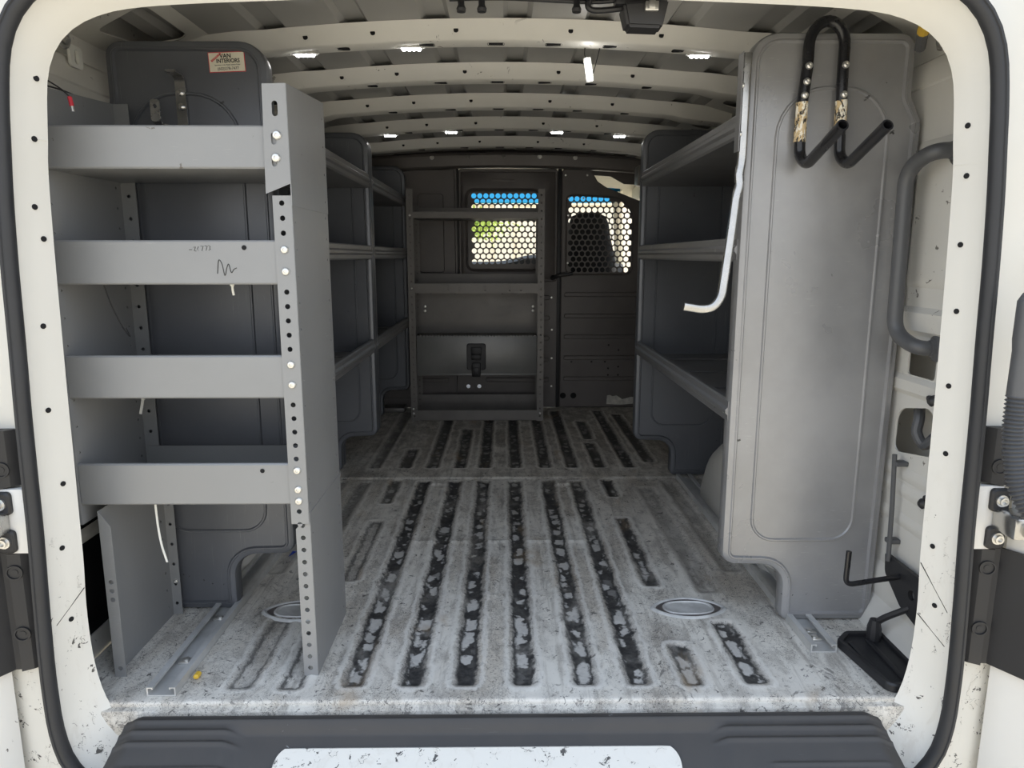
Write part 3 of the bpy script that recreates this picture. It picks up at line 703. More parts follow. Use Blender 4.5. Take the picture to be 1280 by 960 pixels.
# ------------------------------------------------------------------ grab handle, crank, jack plate, wall fittings (right)
mb = MB(); mb.tube(fil([(.944,.180,1.113),(.880,.185,1.113),(.872,.262,1.085),(.878,.262,.73),(.892,.19,.703),(.944,.180,.705)], [0,.03,.05,.05,.03,0], 8), .0165, 14)
for z in (1.113,.705): mb.lathe([(.030,0),(.030,.004),(.019,.012),(.017,.02)], (.932,.181,z), (-1,0,0), 16)
tag(mb.build('grab_handle', M['greytube']), 'long dark grey tubular grab handle on the right wall beside the end panel', 'handle')
t = thing('crank_rod', 'thin black L-shaped crank rod jutting in front of the right end panel near the floor', 'rod', (.93,.2,.18))
mb = MB(); mb.tube(fil([(.792,.205,.232),(.789,.203,.150),(.935,.200,.175)], [0,.02,0], 8), .0062, 10); mb.build('rod', M['blacktube'], t)
mb = MB(); mb.lathe([(.012,-.006),(.016,0),(.012,.008),(.006,.012)], (.928,.198,.176), (-1,0,-.1), 14); mb.build('socket', M['black'], t)
t = thing('jack_plate', 'flat black jack plate lying on the floor in the right rear corner', 'jack', (.85,.12,0))
mb = MB(); ol = rpoly([(.776,.195,.02),(.812,.232,.02),(.902,.232,.02),(.902,.060,.02),(.878,.018,.03),(.802,.012,.02)], 0, 5); o3 = rpoly([(.776,.195,.02),(.812,.232,.02),(.902,.232,.02),(.902,.060,.02),(.878,.018,.03),(.802,.012,.02)], .012, 5)
mb.loft([[(x,y,.002) for x,y in ol],[(x,y,.016) for x,y in ol],[(x+(.845-x)*.03,y+(.12-y)*.03,.020) for x,y in ol],[(x,y,.018) for x,y in o3],[(x,y,.011) for x,y in o3]], cap0=True, cap1=True)
mb.box(.80,.812,.04,.19,.010,.016,.002); mb.box(.845,.857,.03,.20,.010,.016,.002)
mb.build('plate', M['black'], t)
mb = MB(); mb.tube(fil([(.868,.20,.012),(.872,.205,.055),(.882,.19,.075),(.926,.150,.125)], [0,.01,.01,0], 5), [.010]*2+[.009]*4+[.0065]*30 if False else .0075, 8); mb.lathe([(.016,0),(.016,.03),(.011,.05)], (.868,.205,.012), (0,0,1), 10); mb.build('stalk', M['black'], t)
mb = MB(); mb.plate(rpoly([(.10,.20,.004),(.268,.20,.004),(.262,.155,.02),(.19,.105,.02),(.10,.085,.004)],0,4), [circ(.15,.15,.012)], .010, lambda u,v,w: (.917+w,u,v))
tag(mb.build('jack_bracket', M['black']), 'black jack bracket fixed low on the right wall behind the crank rod', 'bracket')
mb = MB(); mb.tube([(.908,.262,.446),(.908,.252,.33),(.908,.245,.19)], .0055, 8)
for z in (.42,.23): mb.box(.906,.934,.245,.268,z,z+.012,.003)
tag(mb.build('jack_rod', M['greytube']), 'straight dark rod clipped upright on the right wall above the jack bracket', 'rod')
mb = MB(); mb.box(.914,.934,.13,.165,.585,.607,.006); mb.lathe([(.010,0),(.012,.006),(.006,.012)], (.914,.147,.596), (-1,0,0), 10); mb.box(.918,.934,.16,.185,.590,.602,.004)
tag(mb.build('wall_clip', M['black']), 'small black plastic clip on the right wall below the grab handle', 'clip')
mb = MB(); mb.box(.916,.934,.130,.158,.355,.385,.006); mb.lathe([(.010,0),(.012,.006),(.006,.012)], (.916,.145,.368), (-1,0,0), 10)
tag(mb.build('wall_clip', M['black']), 'small black plastic clip on the right wall beside the dark upright rod', 'clip')
mb = MB(); mb.tube(catmull([(.965,.28,.56),(.955,.26,.53),(.95,.255,.50),(.958,.235,.475),(.965,.21,.50)],5), .012, 10)
tag(mb.build('wiring_duct', M['greytube']), 'grey duct seen inside the opening of the right wall', 'duct')
mb = MB(); mb.box(.916,.930,.105,.125,.86,.90,.002)
tag(mb.build('paper_label', M['white']), 'small white label stuck on the right wall near the door jamb', 'label')
mb = MB(); mb.tube(fil([(.80,.10,1.36),(.835,.16,1.372),(.865,.24,1.352),(.885,.28,1.335)],.03,5), .011, 10, 0); mb.tube([(.850,.20,1.363),(.862,.232,1.354)], .0125, 10, 1)
tag(mb.build('roof_cable', [M['greytube'], M['yellow']]), 'grey cable loom with a yellow tape band in the upper right corner', 'cable')
for x, y, z, lab in ((.925,.265,1.345,'shiny bolt on the right roof rail beside the door jamb'),(-.925,.285,1.350,'shiny bolt on the left roof rail beside the door jamb')):
    mb = MB(); mb.lathe([(.014,0),(.014,.004),(.009,.004),(.008,.012),(0,.013)], (x,y,z), (-1 if x > 0 else 1,0,-.6), 12)
    mb.tube([Vector((x,y,z))+Vector((0,.02*cos(a),.02*sin(a)*.8)) for a in [2*pi*i/16 for i in range(16)]], .004, 6, closed=True)
    tag(mb.build('rail_bolt', M['steel']), lab, 'bolt')
mb = MB(); mb.plate(rpoly([(.30,1.300,.008),(.345,1.300,.008),(.345,1.345,.008),(.30,1.345,.008)],0,4), [slot(.3225,1.3225,.016,.030)], .006, lambda u,v,w: (-.925+w,u,v))
tag(mb.build('slot_bracket', M['white']), 'small pale slotted bracket on the left roof rail above the end panel corner', 'bracket')
# wires, zip ties on the left
t = thing('loose_wire', 'thin black wire ending in a red connector beside the left door jamb', 'wire', (-.83,.12,1.19))
mb = MB(); mb.tube(catmull([(-.885,.10,1.24),(-.862,.115,1.226),(-.842,.12,1.212),(-.832,.125,1.200)],5), .0014, 6); mb.build('wire', M['black'], t)
mb = MB(); mb.tube([(-.832,.125,1.200),(-.829,.125,1.183)], .0042, 8); mb.build('connector', M['red'], t)
mb = MB(); mb.tube([(-.829,.125,1.184),(-.8275,.125,1.173)], .0028, 8); mb.build('terminal', M['steel'], t)
mb = MB(); mb.tube(catmull([(-.93,.16,1.235),(-.90,.20,1.232),(-.882,.25,1.222),(-.878,.29,1.20)],6), .0018, 6)
tag(mb.build('roof_wire', M['black']), 'thin black wire drooping along the upper left wall', 'wire')
def ziptie(pts, lab, w=.0022):
    mb = MB(); mb.tube(catmull(pts,5), 1.0, sec=[(-.0008,-w),(.0008,-w),(.0008,w),(-.0008,w)], up=(0,1,.01)); p = pts[0]
    mb.box(p[0]-.004,p[0]+.004,p[1]-.003,p[1]+.003,p[2]-.004,p[2]+.004,.001,0,None,1)
    tag(mb.build('cable_tie', M['white']), lab, 'cable tie')
ziptie([(-.755,.150,.389),(-.755,.152,.33),(-.752,.154,.28),(-.745,.158,.235)], 'long white cable tie hanging below the lowest grey shelf')
ziptie([(-.838,.30,.575),(-.839,.295,.56),(-.842,.29,.540)], 'short white cable tie on the left upright between the two lowest shelf fronts', .003)
ziptie([(-.560,.16,.843),(-.560,.161,.83),(-.559,.162,.820)], 'tiny white cable tie stub hanging under the scribbled shelf front')
mb = MB(); mb.tube(catmull([(-.806,.13,.842),(-.800,.14,.80),(-.790,.155,.755),(-.782,.165,.735),(-.789,.165,.752)],5), .0014, 6)
tag(mb.build('hooked_wire', M['black']), 'thin hooked black wire hanging inside the second opening of the grey shelf rack', 'wire')
mb = MB(); mb.add([(-.655,.70,.004),(-.643,.705,.010),(-.638,.735,.006),(-.650,.74,.003),(-.647,.72,.014)], [(0,1,4),(1,2,4),(2,3,4),(3,0,4),(0,3,2,1)])
ob = mb.build('plastic_scrap', M['blue'], smooth=False); tag(ob, 'tiny blue plastic scrap on the floor right of the left floor rail', 'scrap')
mb = MB(); mb.box(-.672,-.660,.075,.095,.002,.012,.003,0,None,1)
tag(mb.build('plastic_fragment', M['yellow']), 'tiny yellow plastic piece on the floor beside the open end of the left rail', 'scrap')
# ------------------------------------------------------------------ interior lamps
def led(loc, label, hang=False, rz=0):
    t = thing('led_pod', label, 'lamp', loc, 'white LED pods'); x, y, z = loc
    mb = MB(); mb.box(x-.030,x+.030,y-.010,y+.010,z-.004,z,.002); mb.box(x-.036,x-.028,y-.004,y+.004,z-.003,z,.001); mb.box(x+.028,x+.036,y-.004,y+.004,z-.003,z,.001)
    mb.build('housing', M['ledhouse'], t)
    for k in range(4):
        mb = MB(); cx = x-.0195+.013*k; mb.lathe([(.0058,0),(.0058,.0035),(.003,.005),(0,.0052)], (cx,y-.0,z-.0035), (0,-.45,-1), 10); mb.build('diode', M['led'], t)
    return t
def bz(x, a=0): return 1.4405-.075*x*x-.0005
p0 = led((-.517,.655,bz(.517)), 'lit LED pod under the first roof bow, at its left end beside the shelf upright')
for x, lab in ((-.240,'lit LED pod under the first roof bow, left of centre, right of another pod'),(.513,'lit LED pod under the first roof bow, alone at its right end')):
    c = copy_tree(p0); c.location = (x,.655,bz(x)); c['label'] = lab
for x, lab in ((-.496,'lit LED pod on the far roof bow, leftmost of its row of four'),(-.230,'lit LED pod on the far roof bow, second from the left of four'),(.233,'lit LED pod on the far roof bow, third from the left of four'),(.507,'lit LED pod on the far roof bow, rightmost of its row of four')):
    c = copy_tree(p0); c.location = (x,1.915,bz(x)); c['label'] = lab
t = thing('hanging_led_pod', 'white LED pod dangling upright on two thin black wires from the first roof bow', 'lamp', (.223,.66,1.38), 'white LED pods')
mb = MB(); R = Matrix.Translation((.2235,.66,1.382))@Matrix.Rotation(-.16,4,'Y'); mb.box(-.0105,.0105,-.004,.004,-.031,.031,.002,0,R); mb.build('housing', M['ledhouse'], t)
for k in range(4):
    mb = MB(); mb.lathe([(.0062,0),(.0062,.003),(.003,.004),(0,.0042)], R@Vector((0,-.004,-.021+.014*k)), (0,-1,0), 10); mb.build('diode', M['led'], t)
for q in ([(.213,.66,1.4365),(.2125,.66,1.42),(.216,.66,1.412)],[(.252,.66,1.4355),(.247,.66,1.415),(.238,.66,1.38),(.232,.66,1.356)]):
    mb = MB(); mb.tube(catmull(q,5), .0012, 6); mb.build('wire', M['black'], t)
# ------------------------------------------------------------------ latch motor in the roof header
t = thing('door_latch', 'black rear door latch box with cable at the top of the opening', 'latch', (.255,.09,1.335))
mb = MB(); a = [(.216,.06,1.352),(.300,.06,1.358),(.300,.12,1.358),(.216,.12,1.352)]; b2 = [(.226,.066,1.312),(.290,.066,1.310),(.290,.115,1.310),(.226,.115,1.312)]
bm = bmesh.new(); V = [bm.verts.new(p) for p in b2+a]
for q in ((3,2,1,0),(4,5,6,7),(0,1,5,4),(1,2,6,5),(2,3,7,6),(3,0,4,7)): bm.faces.new([V[i] for i in q])
bmesh.ops.bevel(bm, geom=bm.edges[:], offset=.005, segments=2, affect='EDGES'); mb.bm(bm); mb.box(.205,.30,.075,.11,1.352,1.481,.004); mb.build('case', M['black'], t)
mb = MB(); mb.tube(catmull([(.222,.09,1.350),(.19,.088,1.346),(.165,.086,1.345),(.155,.086,1.352),(.160,.086,1.365)],5), .0055, 8); mb.tube(catmull([(.222,.095,1.366),(.17,.095,1.362),(.10,.095,1.364),(.0,.095,1.368),(-.10,.095,1.366)],5), .0042, 8); mb.build('cable', M['black'], t)
for x in (.135,-.040,-.078):
    mb = MB(); mb.lathe([(.008,0),(.009,.006),(.006,.012),(.006,.03)], (x,.092,1.343), (0,0,1), 10); mb.build('cable_clip', M['black'], t)
mb = MB(); mb.box(.255,.28,.054,.062,1.335,1.352,.002); mb.box(.262,.273,.05,.058,1.338,1.358,.001); mb.build('striker_plate', M['steel'], t)
# ------------------------------------------------------------------ rack against the partition
t = thing('bulkhead_rack', 'dark grey rack with latched drop-front box standing against the charcoal partition', 'rack', (-.15,2.6,0))
def post(x, sg, Y, face, h=1.245):
    mb = MB(); w = .034
    a, b2 = sorted((x, x+sg*w))
    n = 30
    mb.plate([(a,0),(b2,0),(b2,h),(a,h)], [circ((a+b2)/2, .03+(h-.06)*i/(n-1), .0052, 8) for i in range(n)], .002, lambda u,v,w2: (u,Y+w2,v))
    y0, y1 = (Y, Y+.04) if face > 0 else (Y-.04, Y)
    mb.plate([(y0,0),(y1,0),(y1,h),(y0,h)], [], .002, lambda u,v,w2: (x+w2,u,v))
    mb.box(a, b2+.0, min(y0,y1), max(y0,y1), 0, .003)
    return mb.build('post', M['rack'], t, smooth=False)
post(-.512,1,2.49,1); post(.214,-1,2.49,1); post(-.512,1,2.755,-1,1.18); post(.214,-1,2.755,-1,1.18)
def tray(z0, zf, zb, name='shelf', mat='rack', holes=False):
    mb = MB(); x0, x1 = -.479, .181; th2 = .002
    mb.plate([(x0,z0),(x1,z0),(x1,zf),(x0,zf)], [circ(x, (z0+zf)/2+dz, .004, 8) for x in (-.30,-.24,-.10,.03,.09) for dz in (-.010,.010)] if holes else [], th2, lambda u,v,w: (u,2.494+w,v))
    mb.box(x0, x1, 2.494, 2.752, z0, z0+.002); mb.plate([(x0,z0),(x1,z0),(x1,zb),(x0,zb)], [], th2, lambda u,v,w: (u,2.752+w,v))
    mb.box(x0, x1, 2.494, 2.506, zf-.002, zf)
    return mb.build(name, M[mat], t, smooth=False)
tray(1.096, 1.129, 1.165); tray(.703, .755, .80, holes=True); tray(.004, .062, .10)
mb = MB(); mb.plate([(-.479,.462),(.181,.462),(.181,.700),(-.479,.700)], [circ(x,.69,.006,8) for x in (-.42,-.28,-.01,.13)], .002, lambda u,v,w: (u,2.745+w,v)); mb.box(-.479,.181,2.50,2.745,.462,.464)
mb.build('back_panel', M['rack'], t, smooth=False)
mb = MB(); mb.box(-.474,.176,2.484,2.490,.266,.474,.0025)
for i in range(40): mb.box(-.472+.0162*i,-.460+.0162*i,2.4825,2.4885,.470,.478,.0015,0,None,1)
mb.box(-.474,.176,2.482,2.492,.258,.268,.003); mb.box(-.474,.176,2.49,2.745,.258,.262)
dr = mb.build('drop_door', M['drawer'], t)
mb = MB(); mb.loft([[(x,y,z) for x,z in rpoly([(-.203+i,.290+i,.012),(-.100-i,.290+i,.012),(-.100-i,.434-i,.012),(-.203+i,.434-i,.012)],0,4)] for i,y in ((0,2.484),(0,2.478),(.003,2.475))], cap1=True)
mb.box(-.180,-.122,2.468,2.476,.37,.415,.004); mb.box(-.178,-.126,2.462,2.477,.345,.375,.006); mb.box(-.176,-.128,2.460,2.480,.252,.330,.006); mb.box(-.168,-.136,2.455,2.465,.262,.305,.004)
lt = mb.build('latch', M['black'], dr)
for x in (-.196,-.107):
    for z in (.30,.36,.425): mb = MB(); mb.lathe([(.0035,0),(.003,.002),(0,.0025)], (x,2.475,z), (0,-1,0), 8); 
for x,z in ((-.455,.615),(-.455,.590),(.166,.615),(.166,.590)): bolt(None, t, (x,2.744,z), (0,-1,0), .009, .004)
for x,z in ((-.50,.045),(-.50,.07),(-.495,1.11),(-.495,.73),(.198,.045)): bolt(None, t, (x,2.489,z), (0,-1,0), .006, .004)
# ------------------------------------------------------------------ partition
t = thing('cab_partition', 'charcoal steel partition with two perforated windows closing off the cab', 'partition', (0,2.85,0))
pf = lambda Y: (lambda u,v,w: (u,Y+w,v))
def raised(mb, L, Y, h, r=.004):
    cs_ = L
    mb.loft([[(x,Y,z) for x,z in rpoly(cs_,0,5)],[(x,Y-h*.6,z) for x,z in rpoly(cs_,.001,5)],[(x,Y-h,z) for x,z in rpoly(cs_,r,5)]])
    mb.fill([[(x,Y-h,z) for x,z in rpoly(cs_,r,5)]])
mb = MB(); mb.plate([(-.93,.002),(-.268,.002),(-.268,1.389),(-.93,1.389)], [], .004, pf(2.852))
raised(mb, [(-.905,.06,.02),(-.28,.06,.02),(-.28,1.383,.02),(-.905,1.383,.02)], 2.850, .008)
raised(mb, [(-.493,.804,.02),(-.345,.804,.02),(-.345,1.251,.02),(-.493,1.251,.02)], 2.842, .007)
for z in (.66,.54,.42,.30,.17): raised(mb, [(-.50,z-.012,.010),(-.33,z-.012,.010),(-.33,z+.012,.010),(-.50,z+.012,.010)], 2.842, .006)
mb.build('left_panel', M['part'], t)
mb = MB(); mb.plate([(-.268,.002),(.322,.002),(.322,.760),(-.268,.760)], [circ(-.215,.13,.012),circ(-.15,.13,.012)], .004, pf(2.852))
for z in (.66,.54,.42,.29,.17): raised(mb, [(-.11,z-.014,.012),(.27,z-.014,.012),(.27,z+.014,.012),(-.11,z+.014,.012)], 2.850, .007)
mb.build('lower_panel', M['part'], t)
win = [(-.207,.826,.035),(.207,.826,.035),(.207,1.262,.035),(-.207,1.262,.035)]
cen = [(-.260,.752,.018),(.308,.752,.018),(.308,1.385,.018),(-.260,1.385,.018)]
mb = MB()
Lo = [[(x,Y,z) for x,z in rpoly(cen,i,6)] for i,Y in ((0,2.852),(0,2.832),(.005,2.826))]; mb.loft(Lo)
mb.loft([[(x,Y,z) for x,z in rpoly(cen,i,6)] for i,Y in ((.012,2.826),(.016,2.8285),(.020,2.826))])
mb.fill([Lo[-1], [(x,2.826,z) for x,z in rpoly(cen,.012,6)]])
wl = [[(x,Y,z) for x,z in rpoly(win,i,6)] for i,Y in ((-.016,2.826),(-.010,2.822),(-.004,2.826),(0,2.836),(0,2.850))]
mb.fill([[(x,2.826,z) for x,z in rpoly(cen,.020,6)], wl[0]]); mb.loft(wl)
mb.box(-.07,.06,2.8245,2.827,1.312,1.332,.001)
mb.build('centre_panel', M['part'], t)
def hexholes(x0, x1, z0, z1, px, pz, r, ok=lambda x, z: True):
    out = []; j = 0; z = z1
    while z > z0:
        x = x0+(px/2 if j % 2 else 0)
        while x < x1:
            if ok(x, z): out.append([(x+r*cos(2*pi*(i+.5)/12), z+r*sin(2*pi*(i+.5)/12)) for i in range(12)])
            x += px
        z -= pz; j += 1
    return out
mb = MB(); mb.plate(rpoly(win,-.006,6), hexholes(-.172,.195,.845,1.238,.0345,.0309,.0146), .002, pf(2.842)); mb.build('window_screen', M['part'], t, smooth=False)
rwin = [(.366,.80,.03),(.738,.80,.03),(.738,1.15,.10),(.66,1.222,.06),(.45,1.236,.05),(.366,1.236,.03)]
rout = [(.330,.002,.006),(.93,.002,.006),(.93,1.165,.01),(.768,1.215,.02),(.585,1.286,.03),(.535,1.318,.03),(.495,1.386,.03),(.330,1.386,.02)]
mb = MB(); Lo = [[(x,Y,z) for x,z in rpoly(rout,i,6)] for i,Y in ((0,2.856),(0,2.842),(.006,2.838))]; mb.loft(Lo)
wl = [[(x,Y,z) for x,z in rpoly(rwin,i,6)] for i,Y in ((-.012,2.838),(-.007,2.834),(-.002,2.838),(0,2.850))]; mb.loft(wl); mb.fill([Lo[-1], wl[0]])
for z in (.678,.553,.430,.305,.178): raised(mb, [(.352,z-.013,.011),(.915,z-.013,.011),(.915,z+.013,.011),(.352,z+.013,.011)], 2.838, .007)
for x,z in ((.352,.075),(.415,.075)): mb.lathe([(.018,.001),(.014,.0),(0,-.001)], (x,2.8375,z), (0,-1,0), 14, 1)
for x,z in ((.62,.38),(.60,.28),(.62,.24),(.62,.20),(.68,.35),(.68,.25),(.68,.20),(.52,.28),(.40,.28)): mb.lathe([(.006,.001),(.0,-.0005)], (x,2.838,z), (0,-1,0), 8, 1)
mb.build('right_panel', [M['part'], M['hole']], t)
mb = MB(); mb.plate(rpoly(rwin,-.006,6), hexholes(.385,.735,.815,1.222,.0342,.0309,.0146, lambda x,z: not (z > 1.195 and x > .61) and not (x > .70 and z > 1.17)), .002, pf(2.845)); mb.build('window_screen', M['part'], t, smooth=False)
# centre post strip
mb = MB(); mb.box(.309,.331,2.840,2.850,.002,1.388,.002); mb.box(-.270,-.258,2.842,2.852,.75,1.388,.001); mb.build('seam_strip', M['black'], t)
# header rail
def hz(x): return 1.402-.05*x*x
mb = MB(); xs_ = [-.92+.0368*i for i in range(51)]
mb.loft([[(x,2.846,hz(x)-.012),(x,2.815,hz(x)-.010),(x,2.803,hz(x)),(x,2.795,hz(x)+.055),(x,2.785,hz(x)+.066),(x,2.80,hz(x)+.078),(x,2.85,roof_z(x)+.008)] for x in xs_], closed=False)
mb.plate([(.48,1.365),(.62,1.355),(.70,1.312),(.80,1.308),(.93,1.30),(.93,1.40),(.48,1.40)], [], .004, pf(2.93))
mb.build('header', M['part'], t)
mb = MB(); mb.box(.735,.80,2.70,2.80,1.285,1.395,.015); mb.build('corner_block', M['rack'], t)
for x in (-.402,-.198,.001,.201,.401):
    mb = MB(); mb.lathe([(.0125,0),(.0125,.003),(.008,.003),(.007,.006),(0,.006)], (x,2.797,hz(x)+.048), (0,-1,0), 14); mb.build('bolt', M['steel'] if x not in (-.198,.001) else M['rack'], t)
for x,z in ((.352,1.352),(.475,1.352),(.37,1.225),(.455,1.225),(.37,1.13),(.37,.86),(.28,.66),(.283,.47),(.283,.30),(.283,.13),(-.46,1.36)):
    mb = MB(); mb.lathe([(.006,0),(.005,.003),(0,.0035)], (x,2.837 if x > .3 else 2.849,z), (0,-1,0), 10); mb.build('rivet', M['steel'], t)
mb = MB(); mb.tube(fil([(.285,2.82,.775),(.315,2.795,.790),(.395,2.80,.800)],.02,5), 1.0, sec=sq(.010,.013), up=(0,0,1)); mb.lathe([(.016,0),(.016,.02),(.010,.03)], (.285,2.845,.775), (0,-1,0), 12); mb.build('door_handle', M['black'], t, 'black lever handle')
mb = MB(); lab = [(.615,.022),(.70,.018),(.79,.026),(.80,.062),(.76,.066),(.735,.058),(.71,.052),(.675,.075),(.65,.070),(.635,.078),(.618,.075)]
mb.plate(lab, [], .0006, pf(2.8372)); mb.build('torn_label', M['paper'], t, 'torn white label low on the partition', smooth=False)
mb = MB(); mb.box(-.72,-.58,2.70,2.80,.002,.03,.006); ob = mb.build('step_sill', M['rack']); tag(ob, 'low dark sill block on the floor beside the left foot of the partition rack', 'sill')

# ------------------------------------------------------------------ cab beyond the partition
mb = MB(); loops = []
for z, hw, hd, yy in ((.30,.20,.10,3.20),(.45,.205,.11,3.21),(.70,.20,.10,3.25),(.90,.165,.085,3.29),(1.02,.140,.070,3.315),(1.10,.130,.060,3.33),(1.150,.110,.050,3.335),(1.172,.06,.025,3.335)):
    loops.append([(.545+hw*math.copysign(abs(cos(a))**.6,cos(a)), yy+hd*math.copysign(abs(sin(a))**.7,sin(a)), z) for a in [2*pi*i/24 for i in range(24)]])
t = thing('passenger_seat', 'dark passenger seat back seen through the right perforated window', 'seat', (.545,3.3,-.1))
mb.loft(loops, cap0=True, cap1=True); mb.build('backrest', M['seat'], t)
mb = MB(); mb.box(.33,.76,3.22,3.75,.14,.32,.05); mb.build('cushion', M['seat'], t); mb = MB(); mb.box(.36,.73,3.25,3.70,-.12,.14,.02); mb.build('base', M['seat'], t)
t = thing('dashboard', 'dark dashboard with round vents seen through the centre perforated window', 'dashboard', (0,4.0,.5))
mb = MB(); pr_ = lambda x: .855+.05*math.exp(-((x-.22)/.16)**2)-.03*max(0,abs(x)-.4)
mb.loft([[(x,4.30,.84),(x,4.15,pr_(x)),(x,4.0,pr_(x)+.004),(x,3.93,pr_(x)-.02),(x,3.90,pr_(x)-.10),(x,3.95,.55),(x,3.98,.30)] for x in [-.88+.044*i for i in range(41)]], closed=False); mb.build('body', M['dash'], t)
for x in (-.13,-.06,.01,.08):
    mb = MB(); mb.lathe([(.032,0),(.032,.012),(.024,.014),(.022,.004),(0,.004)], (x,3.912,.80), (0,-1,.1), 14); mb.build('vent', M['black'], t)
def glass(name, c, gl=.06):
    m = bpy.data.materials.new(name); m.use_nodes = True; nt = m.node_tree; nt.nodes.clear()
    o = nt.nodes.new('ShaderNodeOutputMaterial'); a = nt.nodes.new('ShaderNodeBsdfTransparent'); a.inputs[0].default_value = (*c,1)
    g2 = nt.nodes.new('ShaderNodeBsdfGlossy'); g2.inputs['Roughness'].default_value = .03; mx = nt.nodes.new('ShaderNodeMixShader'); mx.inputs[0].default_value = gl
    nt.links.new(a.outputs[0], mx.inputs[1]); nt.links.new(g2.outputs[0], mx.inputs[2]); nt.links.new(mx.outputs[0], o.inputs[0]); return m
t = thing('windshield', 'windshield glass with blue sunshade band far beyond the perforated windows', 'windshield', (0,4.0,.85))
ws = lambda z: 4.32-(z-.85)*1.15
def wpane(z0, z1, mat, nm):
    mb = MB(); mb.loft([[(x, ws(z)-.10*x*x+d, z) for z in (z0,(z0+z1)/2,z1)] for x in [-.80+.08*i for i in range(21)] for d in (0,)], closed=False)
    mb.loft([[(x, ws(z)-.10*x*x+.004, z) for z in (z0,(z0+z1)/2,z1)] for x in [-.80+.08*i for i in range(21)]], closed=False)
    return mb.build(nm, mat, t, recalc=False)
wpane(.85,1.268,glass('clear_glass',(.97,.98,.97)),'pane'); wpane(1.268,1.36,glass('blue_band_glass',(.20,.56,.76),.05),'sunshade_band')
mb = MB()
mb.loft([[(x, y, z-.06*x*x) for y, z in ((2.9,1.44),(3.3,1.43),(3.7,1.39),(3.76,1.35),(3.80,1.36),(3.72,1.45))] for x in [-.93+.093*i for i in range(21)]], closed=False)
struct(mb.build('trim_8', M['cream'], recalc=False))
for sg, nm in ((-1,'trim_9'),(1,'trim_10')):
    mb = MB()
    mb.tube([(sg*.79,3.72,1.36),(sg*.84,3.98,1.10),(sg*.90,4.26,.84)], .035, 10); mb.box(*sorted((sg*.86,sg*.99)),2.92,3.08,-.1,1.40,.03); mb.box(*sorted((sg*.88,sg*.99)),3.08,3.70,1.26,1.40,.03)
    mb.box(*sorted((sg*.90,sg*.99)),3.05,4.3,-.2,.72,.03)
    struct(mb.build(nm, M['cream']))
mb = MB(); mb.box(-.95,.95,2.9,4.35,-.14,-.10); struct(mb.build('floor', M['dash']))
# ------------------------------------------------------------------ rear bumper step
t = thing('bumper_step', 'black ribbed plastic bumper step below the rear sill, worn white in the middle', 'bumper', (0,-.1,-.1))
def bz_(y):
    pts = [(-.024,-.030),(-.027,-.012),(-.034,-.009),(-.055,-.020),(-.085,-.038),(-.13,-.066),(-.17,-.090),(-.20,-.108),(-.225,-.135),(-.235,-.20),(-.238,-.40)]
    return pts
prof = [Vector((0,)+p) for p in bz_(0)]; fine = []
for i in range(len(prof)-1):
    n = max(1, int((prof[i+1]-prof[i]).length/.0022)) if i < 9 else 4
    for j in range(n): fine.append(prof[i].lerp(prof[i+1], j/n))
fine.append(prof[-1])
def sst(a, b, x): q = min(1, max(0, (x-a)/(b-a))); return q*q*(3-2*q)
mb = MB(); xs_ = [-.80+.0100*i for i in range(161)]; loops = []
for p in fine:
    y, z = p.y, p.z; row = []
    for x in xs_:
        xe = .757+.16*max(0,-y-.03) if True else .76
        X = max(-1,min(1,x/.80))*xe
        rec = sst(-.046,-.060,y)*(1-sst(.455,.50,abs(X+.055)))
        h = 0
        for yy in (-.042,-.060,-.079): 
            if True: h += .0032*math.exp(-((y-yy)/.0035)**2)*(1-rec)
        for yy, a, b2 in ((-.118,.52,.74),(-.130,.56,.70)):
            if -.16 < y: h += .0022*math.exp(-((y-yy)/.003)**2)*(1 if a < abs(X+.0) < b2 else 0)
        ends = sst(.03,0,xe-abs(X))*.012
        row.append((X, y, z+h-.012*rec-ends))
    loops.append(row)
mb.loft(loops, closed=False); mb.build('tread', M['tread'], t, recalc=False, ang=60)
mb = MB(); pad = rpoly([(-.445,-.30,.02),(.340,-.30,.02),(.340,-.080,.032),(-.445,-.080,.032)],0,6)
def zsurf(y):
    P_ = bz_(0)
    for (a,b2),(c,d2) in zip(P_, P_[1:]):
        if c <= y <= a: return b2+(d2-b2)*(y-a)/(c-a)
    return -.11
ys = [-.080-.004*i for i in range(29)]
loops = []
for i,y in enumerate(ys):
    ins = .032-math.sqrt(max(0,.032**2-(max(0,.032-(-.080-y)))**2)) if -.080-y < .032 else 0
    e = [(-.445+ins+(.785-2*ins)*k/30, y, zsurf(y)-.0065-(.004 if i == 0 else 0)) for k in range(31)]
    loops.append(e)
mb.loft(loops, closed=False); mb.build('worn_pad', M['jamb'], t, 'worn white centre pad', recalc=False)
